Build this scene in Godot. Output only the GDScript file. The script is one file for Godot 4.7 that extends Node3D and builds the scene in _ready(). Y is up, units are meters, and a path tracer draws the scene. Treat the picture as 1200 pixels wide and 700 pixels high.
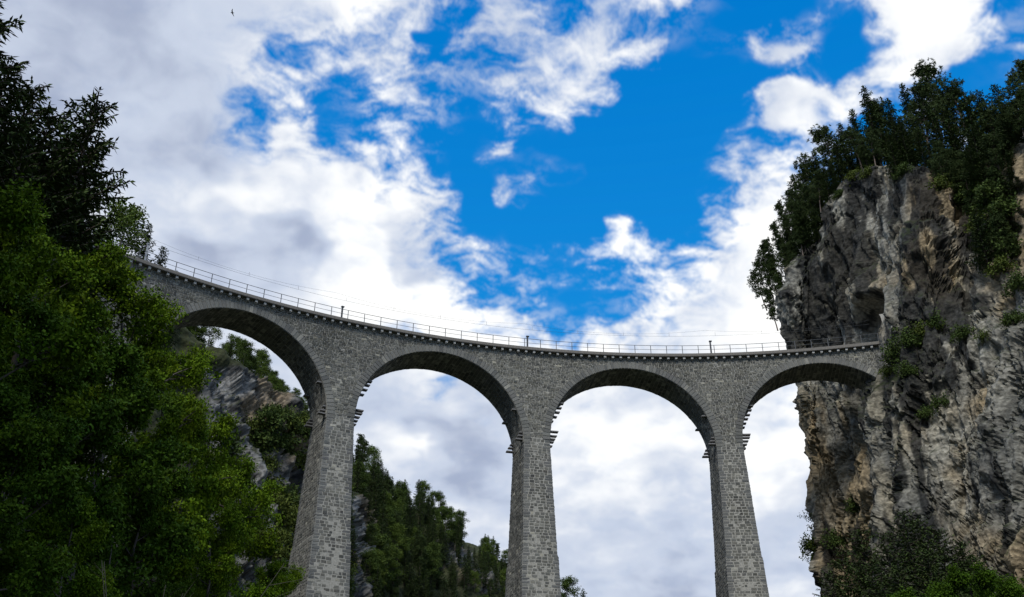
extends Node3D
# A curved stone railway viaduct seen from the valley floor: steep wooded slope on the one side, cliff with a tunnel on the other.
# Metres, y up. The viaduct's plan is a circle of radius R about the origin; s runs along it from the crown of the third arch in view.
const R := 90.43          # radius of the face that looks at the camera
const W := 5.12           # thickness of the viaduct
const BAY := 23.0         # pier to pier
const AR := 9.92          # radius of the arches
const SPR := 44.94        # height of the springings at s = 0
const HH := 56.14         # height of the corbels at s = 0
const GR := 0.0232        # gradient of the line
const CS := 0.9894        # corbel to corbel
const BL := 0.0306        # batter of the pier sides
const BT := 0.057         # batter of the pier fronts
const EYE := Vector3(-26.468, 1.7, 18.452)
const PITCH := 0.5156
const YAW := 0.1114
const SKY_GAIN := 1.3     # the brightest cloud is brighter than the picture's white
const FOCAL := 1179.9     # in pixels of a 1200 x 700 picture
# cloud cover (0 clear to 90 closed) and brightness of the clouds, by compass bearing (-33 degrees on, steps of 1.4) and height (8 degrees on, steps of 1.2)
const CLOUD_COVER := [
	[90,90,90,90,90,90,90,90,90,90,90,90,90,90,90,90,90,90,90,90,90,90,90,90,90,90,90,90,90,90,90,90,90,90,90,90,90,90,90,90,90,90,90,90,90,90,90,90,90,90,90,90,90,90,90,90,90],
	[90,90,90,90,90,90,90,90,90,90,90,90,90,90,90,90,90,90,90,90,90,90,90,90,90,90,90,90,90,90,90,90,90,90,90,90,90,90,90,90,90,90,90,90,90,90,90,90,90,90,90,90,90,90,90,90,90],
	[90,90,90,90,90,90,90,90,90,90,90,90,90,90,90,90,90,90,90,90,90,90,90,90,90,90,90,90,90,90,90,90,90,90,90,90,90,90,90,90,90,90,90,90,90,90,90,90,90,90,90,90,90,90,90,90,90],
	[90,90,90,90,90,90,90,90,90,90,90,90,90,90,90,90,90,90,90,90,90,90,90,90,90,90,90,90,90,90,90,90,90,90,90,90,90,90,90,90,90,90,90,90,90,90,90,90,90,90,90,90,90,90,90,90,90],
	[90,90,90,90,90,90,90,90,90,90,90,90,90,90,90,90,90,90,90,90,90,90,90,90,90,90,90,90,90,90,90,90,90,90,90,90,90,90,90,90,90,90,90,90,90,90,90,90,90,90,90,90,90,90,90,90,90],
	[90,90,90,90,90,90,90,90,90,90,90,90,90,90,90,90,90,90,90,90,90,90,90,90,90,90,90,90,90,90,90,90,90,90,90,90,90,90,90,90,90,90,90,90,90,90,90,90,90,90,90,90,90,90,90,90,90],
	[90,90,90,90,90,90,90,90,90,90,90,90,90,90,90,90,90,90,90,90,90,90,90,90,90,90,90,90,90,90,90,90,90,90,90,90,90,90,90,90,90,90,90,90,90,90,90,90,90,90,90,90,90,90,90,90,90],
	[90,90,90,90,90,90,90,90,90,90,90,90,90,90,90,90,90,90,90,90,90,90,90,90,90,90,90,90,90,90,90,90,90,90,90,90,90,90,90,90,90,90,90,90,90,90,90,90,90,90,90,90,90,90,90,90,90],
	[90,90,90,90,90,90,90,90,90,90,90,90,90,90,90,90,90,90,90,90,90,90,90,90,90,90,90,90,90,90,90,90,90,90,90,90,90,90,90,90,90,90,90,90,90,90,90,90,90,90,90,90,90,90,90,90,90],
	[90,90,90,90,90,90,90,90,90,90,90,90,90,90,90,90,90,90,90,90,90,90,90,90,90,90,90,90,90,90,90,90,90,90,90,90,90,90,90,90,90,90,90,90,90,90,90,90,90,90,90,90,90,90,90,90,90],
	[90,90,90,90,90,90,90,90,90,90,90,90,90,90,90,90,90,90,90,90,90,90,90,90,90,90,90,90,90,90,90,90,90,90,90,90,90,90,90,90,90,90,90,90,90,90,90,90,90,90,90,90,90,90,90,90,90],
	[90,90,90,90,90,90,90,90,90,90,90,90,90,90,90,90,90,90,90,90,90,90,90,90,90,90,90,90,90,90,90,90,90,90,90,90,90,90,90,90,90,90,90,90,90,90,90,90,90,90,90,90,90,90,90,90,90],
	[90,90,90,90,90,90,90,90,90,90,90,90,90,90,90,90,90,90,90,90,90,90,90,90,90,90,90,90,90,90,90,90,89,90,90,90,90,90,90,90,88,86,88,90,90,90,90,90,90,90,90,90,90,90,90,90,90],
	[90,90,90,90,90,90,90,90,90,90,90,90,90,90,90,90,90,90,90,90,90,90,90,90,90,88,85,87,90,90,90,87,85,88,90,90,90,90,90,90,86,80,86,90,90,90,90,90,90,90,90,90,90,90,90,90,90],
	[90,90,90,90,90,90,90,90,90,90,90,90,90,90,90,90,90,90,90,90,90,90,90,90,89,76,78,84,89,89,88,83,79,84,89,89,90,90,90,90,88,85,88,90,90,90,90,90,90,90,90,90,90,90,90,90,90],
	[90,90,90,90,90,90,90,90,90,90,90,90,90,90,90,90,90,90,90,90,90,90,90,88,85,81,76,79,84,80,74,71,69,76,84,87,90,90,90,90,90,90,90,90,90,90,90,90,90,90,90,90,90,90,90,90,89],
	[90,90,90,90,90,90,90,90,90,90,90,90,90,90,90,90,90,90,90,90,90,90,90,86,81,76,71,74,79,71,60,59,58,68,77,83,88,89,90,90,90,90,90,90,90,90,90,90,90,90,90,90,90,90,88,86,84],
	[90,90,90,90,90,90,90,90,90,90,90,90,90,90,90,90,90,90,90,90,90,90,90,86,81,73,58,69,74,63,47,38,28,30,48,71,83,87,90,90,90,90,90,90,90,90,90,90,90,90,89,88,86,84,82,80,74],
	[90,90,90,90,90,90,90,90,90,90,90,90,90,90,90,90,90,90,90,90,90,90,90,86,81,71,60,50,58,39,20,10,15,37,55,65,73,80,88,89,90,90,90,90,90,90,90,88,87,85,84,82,81,76,70,64,58],
	[90,90,90,90,90,90,90,90,90,90,90,90,90,90,90,90,90,90,90,90,90,90,90,87,84,74,65,64,64,47,30,30,32,35,34,38,51,67,85,90,90,90,89,88,87,86,84,83,82,80,76,71,66,60,54,49,44],
	[90,90,90,90,90,90,90,90,90,90,90,90,90,90,90,90,90,90,90,90,90,90,90,86,81,67,58,58,57,40,20,20,24,55,42,38,37,49,72,90,90,86,83,82,81,80,77,74,69,65,60,55,50,46,42,38,33],
	[90,90,90,90,90,90,90,90,90,90,90,90,90,90,90,90,90,90,90,90,90,90,89,79,64,35,10,10,14,9,0,0,1,71,20,3,1,16,44,76,90,83,77,74,69,66,62,58,54,49,46,43,39,35,31,30,30],
	[90,90,90,90,90,90,90,90,90,90,90,90,90,90,90,90,90,90,90,90,90,88,85,71,54,21,0,0,0,0,0,0,0,0,0,0,0,0,23,42,60,74,68,62,55,50,49,47,46,42,36,32,30,30,30,30,30],
	[90,90,90,90,90,90,90,90,90,90,90,90,90,90,90,90,90,90,90,90,88,81,74,63,50,29,1,4,46,53,7,0,0,0,0,0,0,0,17,55,60,65,49,39,39,43,44,42,41,38,31,30,30,30,31,40,50],
	[90,90,90,90,90,90,90,90,90,90,90,90,90,90,86,80,77,81,78,72,73,68,57,55,45,19,0,12,16,20,34,23,0,0,0,0,0,0,11,42,52,56,67,70,48,19,14,29,44,45,29,18,30,43,53,62,68],
	[90,90,90,90,90,90,90,90,90,90,90,90,90,90,81,54,35,67,59,33,43,58,69,60,37,13,7,30,62,20,7,0,0,0,0,0,0,0,1,25,65,90,90,89,75,66,58,39,7,0,9,15,29,58,65,56,46],
	[90,90,90,90,90,90,90,90,90,90,90,90,90,90,75,57,46,45,40,16,31,65,74,66,51,26,9,12,27,35,24,21,4,0,0,0,0,0,0,1,32,71,90,90,90,75,68,77,79,84,81,75,63,51,44,34,30],
	[90,90,90,90,90,90,90,90,90,90,90,90,90,87,72,50,37,34,35,31,40,71,83,71,63,51,31,29,43,48,63,73,46,16,0,0,0,0,0,0,0,0,16,32,23,0,0,39,90,90,90,67,55,37,30,30,30],
	[90,90,90,90,90,90,90,90,90,90,90,90,90,88,79,63,48,41,33,43,51,63,67,66,63,57,51,59,67,73,79,81,73,49,1,0,0,0,0,0,23,71,90,84,62,0,0,53,90,90,90,85,72,45,30,30,30],
	[90,90,90,90,90,90,90,90,90,90,90,90,90,88,85,78,63,45,40,43,53,61,56,48,45,46,44,56,71,76,78,79,80,71,42,28,24,10,12,23,45,73,78,57,39,23,34,60,80,85,90,85,80,55,30,30,30],
	[90,90,90,90,90,90,90,90,90,90,90,90,90,90,89,86,81,76,70,62,53,47,37,4,0,33,49,61,76,76,76,78,83,83,70,63,51,38,32,22,3,0,0,0,10,27,38,55,74,83,88,87,82,64,38,30,30],
	[90,90,90,90,90,90,90,90,90,90,90,90,90,90,90,90,90,90,90,85,75,66,54,43,40,41,45,61,76,57,35,37,67,81,77,75,70,65,55,35,18,9,0,8,17,26,35,49,68,82,87,89,84,74,48,30,30],
	[90,90,90,90,90,90,90,90,90,90,90,90,90,90,90,90,90,90,90,86,78,70,61,53,44,36,36,57,77,65,48,47,64,80,79,79,77,73,64,47,30,17,4,6,15,24,33,44,62,80,85,90,86,81,58,33,30],
	[90,90,90,90,90,90,90,90,90,90,90,90,90,90,90,90,90,90,90,85,77,69,60,52,44,36,36,57,77,66,49,47,63,80,80,80,78,73,67,50,33,20,7,4,13,21,30,39,56,75,83,88,87,83,69,44,30],
	[90,90,90,90,90,90,90,90,90,90,90,90,90,90,90,90,90,90,90,84,76,68,59,51,43,35,37,57,77,66,50,46,62,79,80,80,78,74,70,53,37,23,10,2,10,19,28,36,51,68,82,86,89,85,79,55,31],
]
const CLOUD_LIGHT := [
	[50,50,50,50,50,50,50,50,50,50,50,50,50,50,50,50,50,50,50,50,50,56,60,60,60,60,60,60,60,60,60,60,56,50,50,53,59,65,70,70,70,70,70,70,70,70,70,70,70,70,70,70,70,70,70,70,70],
	[50,50,50,50,50,50,50,50,50,50,50,50,50,50,50,50,50,50,50,50,50,56,60,60,60,60,60,60,60,60,60,60,56,50,50,52,58,65,70,70,70,70,70,70,70,70,70,70,70,70,70,70,70,70,70,70,70],
	[52,50,50,50,50,50,50,50,50,50,50,50,50,50,50,50,50,50,50,50,51,57,60,60,60,60,60,60,60,60,60,60,57,51,50,52,58,64,70,70,70,70,70,70,70,70,70,70,70,70,70,70,70,70,70,70,69],
	[58,57,56,55,54,53,52,51,50,50,50,50,50,50,50,50,50,50,50,50,51,57,60,60,60,60,60,60,60,60,60,60,57,51,50,51,57,63,70,70,70,70,70,70,70,70,70,70,70,69,68,67,66,65,64,63,62],
	[60,60,60,60,60,59,58,57,56,56,55,54,54,53,52,52,52,51,51,50,52,58,60,60,60,60,60,60,60,60,60,60,57,51,50,51,57,63,68,69,69,68,68,67,67,66,65,65,64,63,62,61,60,60,60,60,60],
	[60,60,60,60,60,60,60,60,60,60,60,60,59,59,58,58,57,57,56,56,57,59,62,65,65,65,64,64,64,62,60,60,59,56,55,55,58,61,63,63,63,63,62,61,61,60,60,60,60,60,60,60,60,60,60,60,62],
	[60,60,60,60,60,60,60,60,60,60,60,60,60,60,60,60,60,60,60,60,60,61,65,70,70,70,70,70,70,65,60,60,60,60,60,61,61,61,60,60,60,60,60,60,60,60,60,60,60,60,60,62,64,66,69,72,75],
	[64,62,61,60,60,60,60,60,60,60,60,60,60,60,60,60,60,60,60,60,62,65,71,75,72,70,70,70,70,67,65,65,65,65,66,66,66,66,62,60,60,60,60,60,60,62,64,65,67,69,71,73,76,78,80,80,80],
	[70,68,67,65,64,63,62,61,60,60,60,60,60,60,60,60,60,60,60,60,64,70,75,79,73,70,70,70,70,70,70,70,70,71,71,71,71,72,69,68,70,70,69,70,71,73,75,76,78,80,80,80,80,80,80,80,80],
	[70,70,70,70,70,69,67,66,65,64,63,62,61,61,60,60,60,60,60,60,64,70,76,78,69,63,60,61,64,70,75,75,76,76,76,76,77,77,80,84,85,84,80,80,80,80,80,80,80,80,80,80,80,80,80,80,80],
	[70,70,70,70,70,70,70,70,70,70,69,68,67,66,65,62,60,60,60,60,65,70,76,76,64,55,49,52,59,70,80,80,81,81,81,81,82,82,86,90,90,88,82,80,80,80,80,80,80,80,80,80,80,80,80,80,82],
	[70,70,70,70,70,70,70,70,70,70,70,70,70,70,69,63,60,60,60,60,65,70,68,74,77,44,41,49,61,71,80,83,86,86,86,87,87,87,89,90,90,88,82,80,80,80,80,80,80,80,80,80,81,82,84,86,88],
	[70,70,70,70,70,70,70,70,70,70,70,70,70,70,68,62,60,60,61,63,67,69,65,69,48,43,41,51,64,74,80,85,88,88,88,88,88,88,87,87,86,85,82,80,80,80,80,80,81,82,84,85,87,88,90,90,90],
	[70,70,70,70,70,70,70,70,70,70,70,70,70,70,67,62,60,60,64,68,69,68,63,64,59,58,59,65,73,77,80,79,78,78,78,81,83,82,82,81,81,80,81,81,82,83,84,85,87,88,89,90,90,90,90,90,90],
	[70,70,70,70,70,70,70,70,70,70,70,70,70,70,69,66,65,64,69,73,72,70,65,65,69,71,71,74,80,80,80,75,71,71,72,78,82,83,83,84,84,85,86,87,88,89,90,90,90,90,90,90,90,90,89,87,85],
	[70,70,70,70,70,70,70,70,70,70,70,70,69,68,69,70,70,70,75,78,77,76,74,74,75,78,80,83,85,83,80,78,76,76,77,83,87,88,88,89,89,90,90,90,90,90,90,90,90,90,90,88,87,85,83,81,80],
	[70,70,70,70,70,70,70,70,70,70,70,70,67,63,64,65,68,72,77,81,82,82,81,81,81,84,89,90,90,86,81,81,81,81,82,86,90,90,90,90,90,90,90,90,90,90,90,89,87,86,85,83,81,80,80,80,80],
	[68,70,70,70,70,70,70,70,70,70,70,70,63,58,59,61,67,73,78,82,86,87,86,86,86,87,90,90,90,88,86,86,86,86,86,88,90,90,90,90,90,90,89,88,87,86,85,83,82,81,80,80,80,80,80,80,80],
	[62,64,66,68,70,70,70,70,70,70,70,68,58,51,52,57,63,68,72,80,88,90,90,89,89,89,90,90,90,90,90,90,89,89,89,88,88,87,87,87,85,85,84,83,82,81,80,80,80,80,80,80,80,80,80,80,80],
	[56,59,61,63,65,67,68,70,70,70,70,69,61,43,37,51,56,52,62,76,90,90,90,72,54,82,89,90,90,88,85,85,84,84,84,83,83,82,84,85,82,80,80,80,80,80,80,80,80,80,80,80,80,80,80,80,80],
	[51,53,55,57,59,61,63,65,66,68,70,73,75,72,69,69,67,53,47,54,86,90,90,71,72,80,89,90,90,86,81,80,79,82,79,78,78,77,79,86,86,81,80,80,80,80,80,80,80,80,80,80,80,80,80,80,80],
	[50,50,50,52,54,56,58,59,61,65,70,72,74,76,77,82,82,79,77,83,90,90,89,71,65,70,74,77,80,78,75,75,74,82,75,73,73,72,72,79,86,82,81,81,80,80,80,80,80,79,79,79,79,79,79,80,80],
	[50,50,50,50,50,51,52,56,60,63,68,64,66,77,87,90,90,86,82,83,86,88,87,74,61,60,60,65,69,70,70,70,70,72,71,70,70,70,70,73,80,82,85,85,81,79,80,80,79,78,78,78,78,78,79,79,79],
	[50,50,50,50,50,48,47,53,60,61,60,54,53,58,63,75,84,84,82,78,77,81,82,74,65,63,60,64,71,74,72,70,70,70,70,70,70,70,70,72,77,81,86,87,84,83,84,83,78,77,77,76,77,77,78,78,79],
	[50,50,50,50,50,45,42,46,50,53,55,54,53,56,61,66,70,71,71,69,70,77,80,75,70,65,60,60,60,65,71,73,71,70,70,70,70,69,69,71,75,80,84,87,86,85,85,83,80,78,75,74,75,76,77,78,78],
	[50,50,50,50,48,43,40,40,40,43,48,53,56,59,60,60,60,61,62,63,70,81,85,80,75,70,65,65,65,67,69,70,70,70,70,69,69,69,68,69,75,80,85,86,84,83,81,80,79,79,75,72,73,75,75,74,73],
	[50,50,50,50,48,42,40,40,40,40,45,50,55,60,60,60,60,60,60,60,74,90,90,82,78,74,70,70,70,70,70,70,70,70,70,69,68,67,67,66,68,70,75,79,80,78,75,76,77,80,78,74,74,71,70,69,69],
	[50,50,50,50,49,46,42,40,40,41,46,51,56,60,60,60,60,60,60,60,63,78,88,76,74,72,70,70,70,72,74,75,75,74,71,68,67,66,65,63,62,62,64,67,67,64,65,74,83,87,87,83,78,69,68,69,69],
	[50,50,50,50,50,48,43,40,40,42,47,52,57,60,60,60,60,60,60,60,60,60,63,67,69,69,69,70,70,73,78,79,79,77,73,69,67,65,63,62,63,68,71,69,65,58,60,72,83,85,85,85,83,74,69,69,70],
	[50,50,50,50,50,46,41,40,40,44,49,53,58,60,60,60,61,60,60,60,60,60,61,63,64,64,65,67,69,73,78,79,79,78,76,74,70,65,63,62,65,72,74,69,64,60,60,71,82,84,86,87,88,79,70,70,70],
	[50,50,50,50,49,44,40,40,40,45,50,55,59,60,60,62,65,67,68,68,65,63,61,60,60,60,61,65,69,73,77,78,78,78,78,77,74,70,68,65,64,65,64,63,62,63,64,72,83,87,88,89,89,83,73,70,70],
	[50,50,50,50,48,43,40,40,42,46,51,56,60,60,60,64,68,72,77,78,73,68,65,61,60,60,61,65,69,71,72,74,77,79,78,78,77,76,74,69,65,65,65,65,66,66,67,72,82,89,89,90,90,87,77,70,70],
	[50,50,50,50,46,41,40,40,43,48,52,57,60,60,60,65,69,73,78,78,74,70,66,61,60,60,61,65,69,70,70,72,76,79,79,79,79,78,77,72,68,68,68,68,68,69,69,71,81,90,90,90,90,90,81,71,70],
	[50,50,50,49,44,40,40,40,45,49,54,58,60,60,61,66,70,74,78,78,73,69,65,61,60,60,61,65,69,70,70,72,76,80,80,79,79,79,78,74,70,69,69,69,69,70,70,70,78,87,90,90,90,90,85,76,70],
	[50,50,50,47,42,40,40,42,46,51,55,59,60,60,62,66,71,75,79,77,73,69,65,61,60,60,61,65,69,70,70,71,75,79,80,80,80,80,80,76,71,70,70,70,70,70,70,70,75,84,90,90,90,90,90,80,70],
]

var rng := RandomNumberGenerator.new()
var M := {}
var used := {}


# ---------------------------------------------------------------- mesh helpers
class Mesher:
	var v := PackedVector3Array()
	var n := PackedVector3Array()
	var c := PackedColorArray()
	var i := PackedInt32Array()

	func quad(a: Vector3, b: Vector3, d: Vector3, e: Vector3, out: Vector3, col: Color) -> void:
		var m := (d - a).cross(b - a)
		if m.length_squared() < 1e-14:
			m = (e - a).cross(d - a)
		m = m.normalized()
		if m.dot(out) < 0.0:
			m = -m
			var t := b
			b = e
			e = t
		var k := v.size()
		v.append(a); v.append(b); v.append(d); v.append(e)
		for q in 4:
			n.append(m)
			c.append(col)
		i.append(k); i.append(k + 1); i.append(k + 2)
		i.append(k); i.append(k + 2); i.append(k + 3)

	func leaf(at: Vector3, along: Vector3, across: Vector3, col: Color) -> void:
		# a folded rhomb: base, side, tip, side
		var m := along.cross(across).normalized()
		var k := v.size()
		var mid := at + along * 0.45
		v.append(at); v.append(mid + across); v.append(at + along); v.append(mid - across)
		for q in 4:
			n.append(m)
			c.append(col)
		i.append(k); i.append(k + 1); i.append(k + 2)
		i.append(k); i.append(k + 2); i.append(k + 3)

	func tube(pts: Array, radii: Array, sides: int, col: Color) -> void:
		var k := v.size()
		for j in pts.size():
			var t: Vector3 = (pts[mini(j + 1, pts.size() - 1)] - pts[maxi(j - 1, 0)]).normalized()
			var x := t.cross(Vector3.RIGHT if absf(t.x) < 0.8 else Vector3.FORWARD).normalized()
			var y := x.cross(t)
			for q in sides:
				var a := TAU * q / sides
				var o := x * cos(a) + y * sin(a)
				v.append(pts[j] + o * radii[j])
				n.append(o)
				c.append(col)
		for j in pts.size() - 1:
			for q in sides:
				var a := k + j * sides + q
				var b := k + j * sides + (q + 1) % sides
				i.append(a); i.append(b); i.append(a + sides)
				i.append(b); i.append(b + sides); i.append(a + sides)

	func box(at: Transform3D, size: Vector3, col: Color) -> void:
		var h := size * 0.5
		for ax in 3:
			for s in [-1.0, 1.0]:
				var o := Vector3.ZERO
				o[ax] = s
				var u := Vector3.ZERO
				u[(ax + 1) % 3] = h[(ax + 1) % 3]
				var w := Vector3.ZERO
				w[(ax + 2) % 3] = h[(ax + 2) % 3]
				var f := o * h[ax]
				quad(at * (f - u - w), at * (f + u - w), at * (f + u + w), at * (f - u + w), at.basis * o, col)

	func done() -> ArrayMesh:
		var a := []
		a.resize(Mesh.ARRAY_MAX)
		a[Mesh.ARRAY_VERTEX] = v
		a[Mesh.ARRAY_NORMAL] = n
		a[Mesh.ARRAY_COLOR] = c
		a[Mesh.ARRAY_INDEX] = i
		var m := ArrayMesh.new()
		m.add_surface_from_arrays(Mesh.PRIMITIVE_TRIANGLES, a)
		return m


func numbered(called: String) -> String:
	used[called] = used.get(called, -1) + 1
	return called if used[called] == 0 else "%s_%03d" % [called, used[called]]


func put(called: String, mesh: Mesh, material: Material, parent: Node = self) -> MeshInstance3D:
	var o := MeshInstance3D.new()
	o.name = numbered(called) if parent == self else called
	o.mesh = mesh
	o.material_override = material
	parent.add_child(o, true)
	return o


func thing(called: String, label: String, category: String, group := "", at := Vector3.ZERO) -> Node3D:
	var o := Node3D.new()
	o.name = numbered(called)
	add_child(o, true)
	o.position = at
	tag(o, label, category, group)
	return o


func tag(o: Node, label: String, category: String, group := "") -> void:
	o.set_meta("label", label)
	o.set_meta("category", category)
	if group:
		o.set_meta("group", group)


func structure(o: Node) -> Node:
	o.set_meta("kind", "structure")
	return o


func lin(r: float, g: float, b: float) -> Color:
	return Color(r, g, b).linear_to_srgb()


func sight(px: float, py: float) -> Vector3:
	# direction in which a spot of the photograph lies, one metre long on the level
	var x := (px - 600.0) / FOCAL
	var y := (350.0 - py) / FOCAL
	var fz := cos(PITCH) - y * sin(PITCH)
	var d := Vector3(x * cos(YAW) + fz * sin(YAW), sin(PITCH) + y * cos(PITCH), x * sin(YAW) - fz * cos(YAW))
	return d / Vector2(d.x, d.z).length()


func at(px: float, py: float, away: float) -> Vector3:
	return EYE + sight(px, py) * away


func seen(p: Vector3) -> Vector3:
	# photograph pixel of a point, and its depth
	var d := p - EYE
	var x := d.x * cos(YAW) + d.z * sin(YAW)
	var z := d.x * sin(YAW) - d.z * cos(YAW)
	var z2 := z * cos(PITCH) + d.y * sin(PITCH)
	var y2 := -z * sin(PITCH) + d.y * cos(PITCH)
	return Vector3(600.0 + FOCAL * x / z2, 350.0 - FOCAL * y2 / z2, z2)


func on(s: float, rad: float, y: float) -> Vector3:
	return Vector3(rad * sin(s / R), y, -rad * cos(s / R))


func outward(s: float) -> Vector3:
	return Vector3(-sin(s / R), 0, cos(s / R))      # from the near face towards the centre of the curve


func jit(a: float) -> float:
	return rng.randf_range(-a, a)


# ---------------------------------------------------------------- materials
func grain(seed_: int, freq: float, lo: float, hi: float, kind := FastNoiseLite.TYPE_SIMPLEX_SMOOTH, size := 512) -> NoiseTexture2D:
	var f := FastNoiseLite.new()
	f.seed = seed_
	f.noise_type = kind
	f.frequency = freq
	f.fractal_octaves = 5
	var t := NoiseTexture2D.new()
	t.noise = f
	t.width = size
	t.height = size
	t.seamless = true
	var g := Gradient.new()
	g.set_color(0, Color(lo, lo, lo))
	g.set_color(1, Color(hi, hi, hi))
	t.color_ramp = g
	return t


func mat(called: String, c: Color, rough: float, vertex := false) -> StandardMaterial3D:
	var m := StandardMaterial3D.new()
	m.resource_name = called
	m.albedo_color = c
	m.roughness = rough
	m.metallic_specular = 0.3
	m.vertex_color_use_as_albedo = vertex
	M[called] = m
	return m


func materials() -> void:
	var stone_grain := grain(3, 0.02, 0.74, 1.0)
	var rock_grain := grain(9, 0.012, 0.45, 1.0)
	for a in [["stone", 0.9, stone_grain, 0.6], ["mortar", 0.95, stone_grain, 0.4]]:
		var m := mat(a[0], Color.WHITE, a[1], true)
		m.albedo_texture = a[2]
		m.uv1_triplanar = true
		m.uv1_world_triplanar = true
		m.uv1_scale = Vector3.ONE * a[3]
	M.mortar.vertex_color_use_as_albedo = false
	M.mortar.albedo_color = lin(0.47, 0.455, 0.40)
	for a in [["rock", 0.3], ["far_rock", 0.2]]:
		var m := mat(a[0], Color.WHITE, 0.92, true)
		m.albedo_texture = rock_grain
		m.uv1_triplanar = true
		m.uv1_world_triplanar = true
		m.uv1_scale = Vector3.ONE * a[1]
		m.heightmap_enabled = true
		m.heightmap_texture = rock_grain
		m.heightmap_scale = 18.0
	for a in [["broad_leaf", 0.7, 0.35], ["needle", 0.75, 0.08]]:
		var m := mat(a[0], Color.WHITE, a[1], true)
		m.cull_mode = BaseMaterial3D.CULL_DISABLED
		m.metallic_specular = 0.2
		m.backlight_enabled = true
		m.backlight = Color(a[2], a[2], a[2] * 0.5)
	mat("bark", Color.WHITE, 0.9, true)
	mat("soil", lin(0.05, 0.055, 0.03), 0.95)
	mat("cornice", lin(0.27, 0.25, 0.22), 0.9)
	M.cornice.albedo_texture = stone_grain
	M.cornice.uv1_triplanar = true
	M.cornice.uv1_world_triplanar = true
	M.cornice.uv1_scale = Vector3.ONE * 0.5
	mat("corbel", lin(0.46, 0.45, 0.42), 0.85)
	mat("iron", lin(0.11, 0.115, 0.12), 0.6)
	mat("galvanised", lin(0.42, 0.43, 0.44), 0.5)
	mat("rail", lin(0.16, 0.12, 0.1), 0.45).metallic = 0.6
	mat("ballast", lin(0.16, 0.15, 0.14), 0.95)
	mat("slab", lin(0.2, 0.195, 0.19), 0.9)
	mat("feather", lin(0.02, 0.02, 0.02), 0.8)


# ---------------------------------------------------------------- sky
func table(t: Array, bearing: float, height: float) -> float:
	var x := clampf((bearing + 33.0) / 1.4, 0.0, 55.999)
	var y := clampf((height - 8.0) / 1.2, 0.0, 33.999)
	var i := int(x)
	var j := int(y)
	var fx := x - i
	var fy := y - j
	fx = fx * fx * (3.0 - 2.0 * fx)
	fy = fy * fy * (3.0 - 2.0 * fy)
	return lerpf(lerpf(t[j][i], t[j][i + 1], fx), lerpf(t[j + 1][i], t[j + 1][i + 1], fx), fy) / 90.0


func noise(seed_: int, freq: float, octaves := 5, ridged := false) -> FastNoiseLite:
	var f := FastNoiseLite.new()
	f.seed = seed_
	f.noise_type = FastNoiseLite.TYPE_SIMPLEX_SMOOTH
	f.frequency = freq
	f.fractal_type = FastNoiseLite.FRACTAL_RIDGED if ridged else FastNoiseLite.FRACTAL_FBM
	f.fractal_octaves = octaves
	f.fractal_gain = 0.55
	return f


func crisp(seed_: int) -> FastNoiseLite:
	var f := noise(seed_, 1.0, 6)
	f.fractal_gain = 0.68
	f.fractal_lacunarity = 2.1
	return f


var sky_puff := noise(11, 1.0, 6)
var sky_warp := noise(23, 1.0, 3)
var sky_wide := noise(37, 0.9, 3)
var sky_wisp := crisp(41)


func sky_color(bearing: float, height: float) -> Color:
	var e := deg_to_rad(maxf(height, 0.0))
	var b := deg_to_rad(bearing)
	var d := Vector3(cos(e) * sin(b), sin(e), -cos(e) * cos(b))
	var p := Vector3(d.x, 0.0, d.z) / (d.y + 0.3) * 1.6       # a layer of cloud overhead
	var wx := sky_warp.get_noise_2d(p.x * 5.0, p.z * 5.0)
	var wy := sky_warp.get_noise_2d(p.x * 5.0 + 31.0, p.z * 5.0 + 7.0)
	var q := p + Vector3(wx, 0, wy) * 0.03
	var puff := sky_puff.get_noise_2d(q.x * 4.2, q.z * 4.2)
	var wisp := sky_wisp.get_noise_2d(q.x * 9.0 + q.z * 5.0, q.z * 13.0 - q.x * 3.0)
	var inside := smoothstep(0.0, 8.0, minf(minf(bearing + 40.0, 54.0 - bearing), 56.0 - height))
	var wide := sky_wide.get_noise_2d(p.x, p.z)
	var cover := clampf(0.72 + wide * 0.8, 0.0, 1.0)
	var light := clampf(0.78 + sky_wide.get_noise_2d(p.x + 50.0, p.z) * 0.4, 0.4, 1.0)
	if inside > 0.0:
		cover = lerpf(cover, table(CLOUD_COVER, bearing + wx * 1.2, height + wy * 1.0), inside)
		light = lerpf(light, table(CLOUD_LIGHT, bearing + wy * 2.0, height + wx * 1.6), inside)
	var loose := smoothstep(1.02, 0.75, cover)                    # closed cloud is smooth, broken cloud is ragged
	var thick := cover * 1.04 - 0.13 + (puff * 0.62 + wisp * 0.62) * lerpf(0.35, 1.0, loose) * smoothstep(-0.05, 0.25, cover)
	var a := smoothstep(0.18, 0.92, thick)
	a = maxf(a, 0.5 * smoothstep(0.12, 0.7, cover) * smoothstep(-0.25, 0.45, wisp))      # thin veil
	a = maxf(a, smoothstep(0.9, 1.0, cover) * 0.97)
	var shade := clampf(light - 0.075 + sky_warp.get_noise_2d(p.x * 2.6 + 9.0, p.z * 2.6) * 0.16 + puff * lerpf(0.20, 0.3, loose) + wisp * lerpf(0.05, 0.2, loose), 0.0, 1.0)
	var cloud := Color(0.40, 0.46, 0.61).lerp(Color(0.60, 0.67, 0.81), smoothstep(0.3, 0.62, shade)).lerp(Color(1.14, 1.14, 1.12), smoothstep(0.58, 1.08, shade))
	var up := clampf(height / 60.0, 0.0, 1.0)
	var blue := Color(0.012, 0.30, 0.78).lerp(Color(0.0, 0.19, 0.62), smoothstep(0.2, 0.85, up))
	return (blue.lerp(cloud, a) / SKY_GAIN).clamp().linear_to_srgb()


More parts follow.
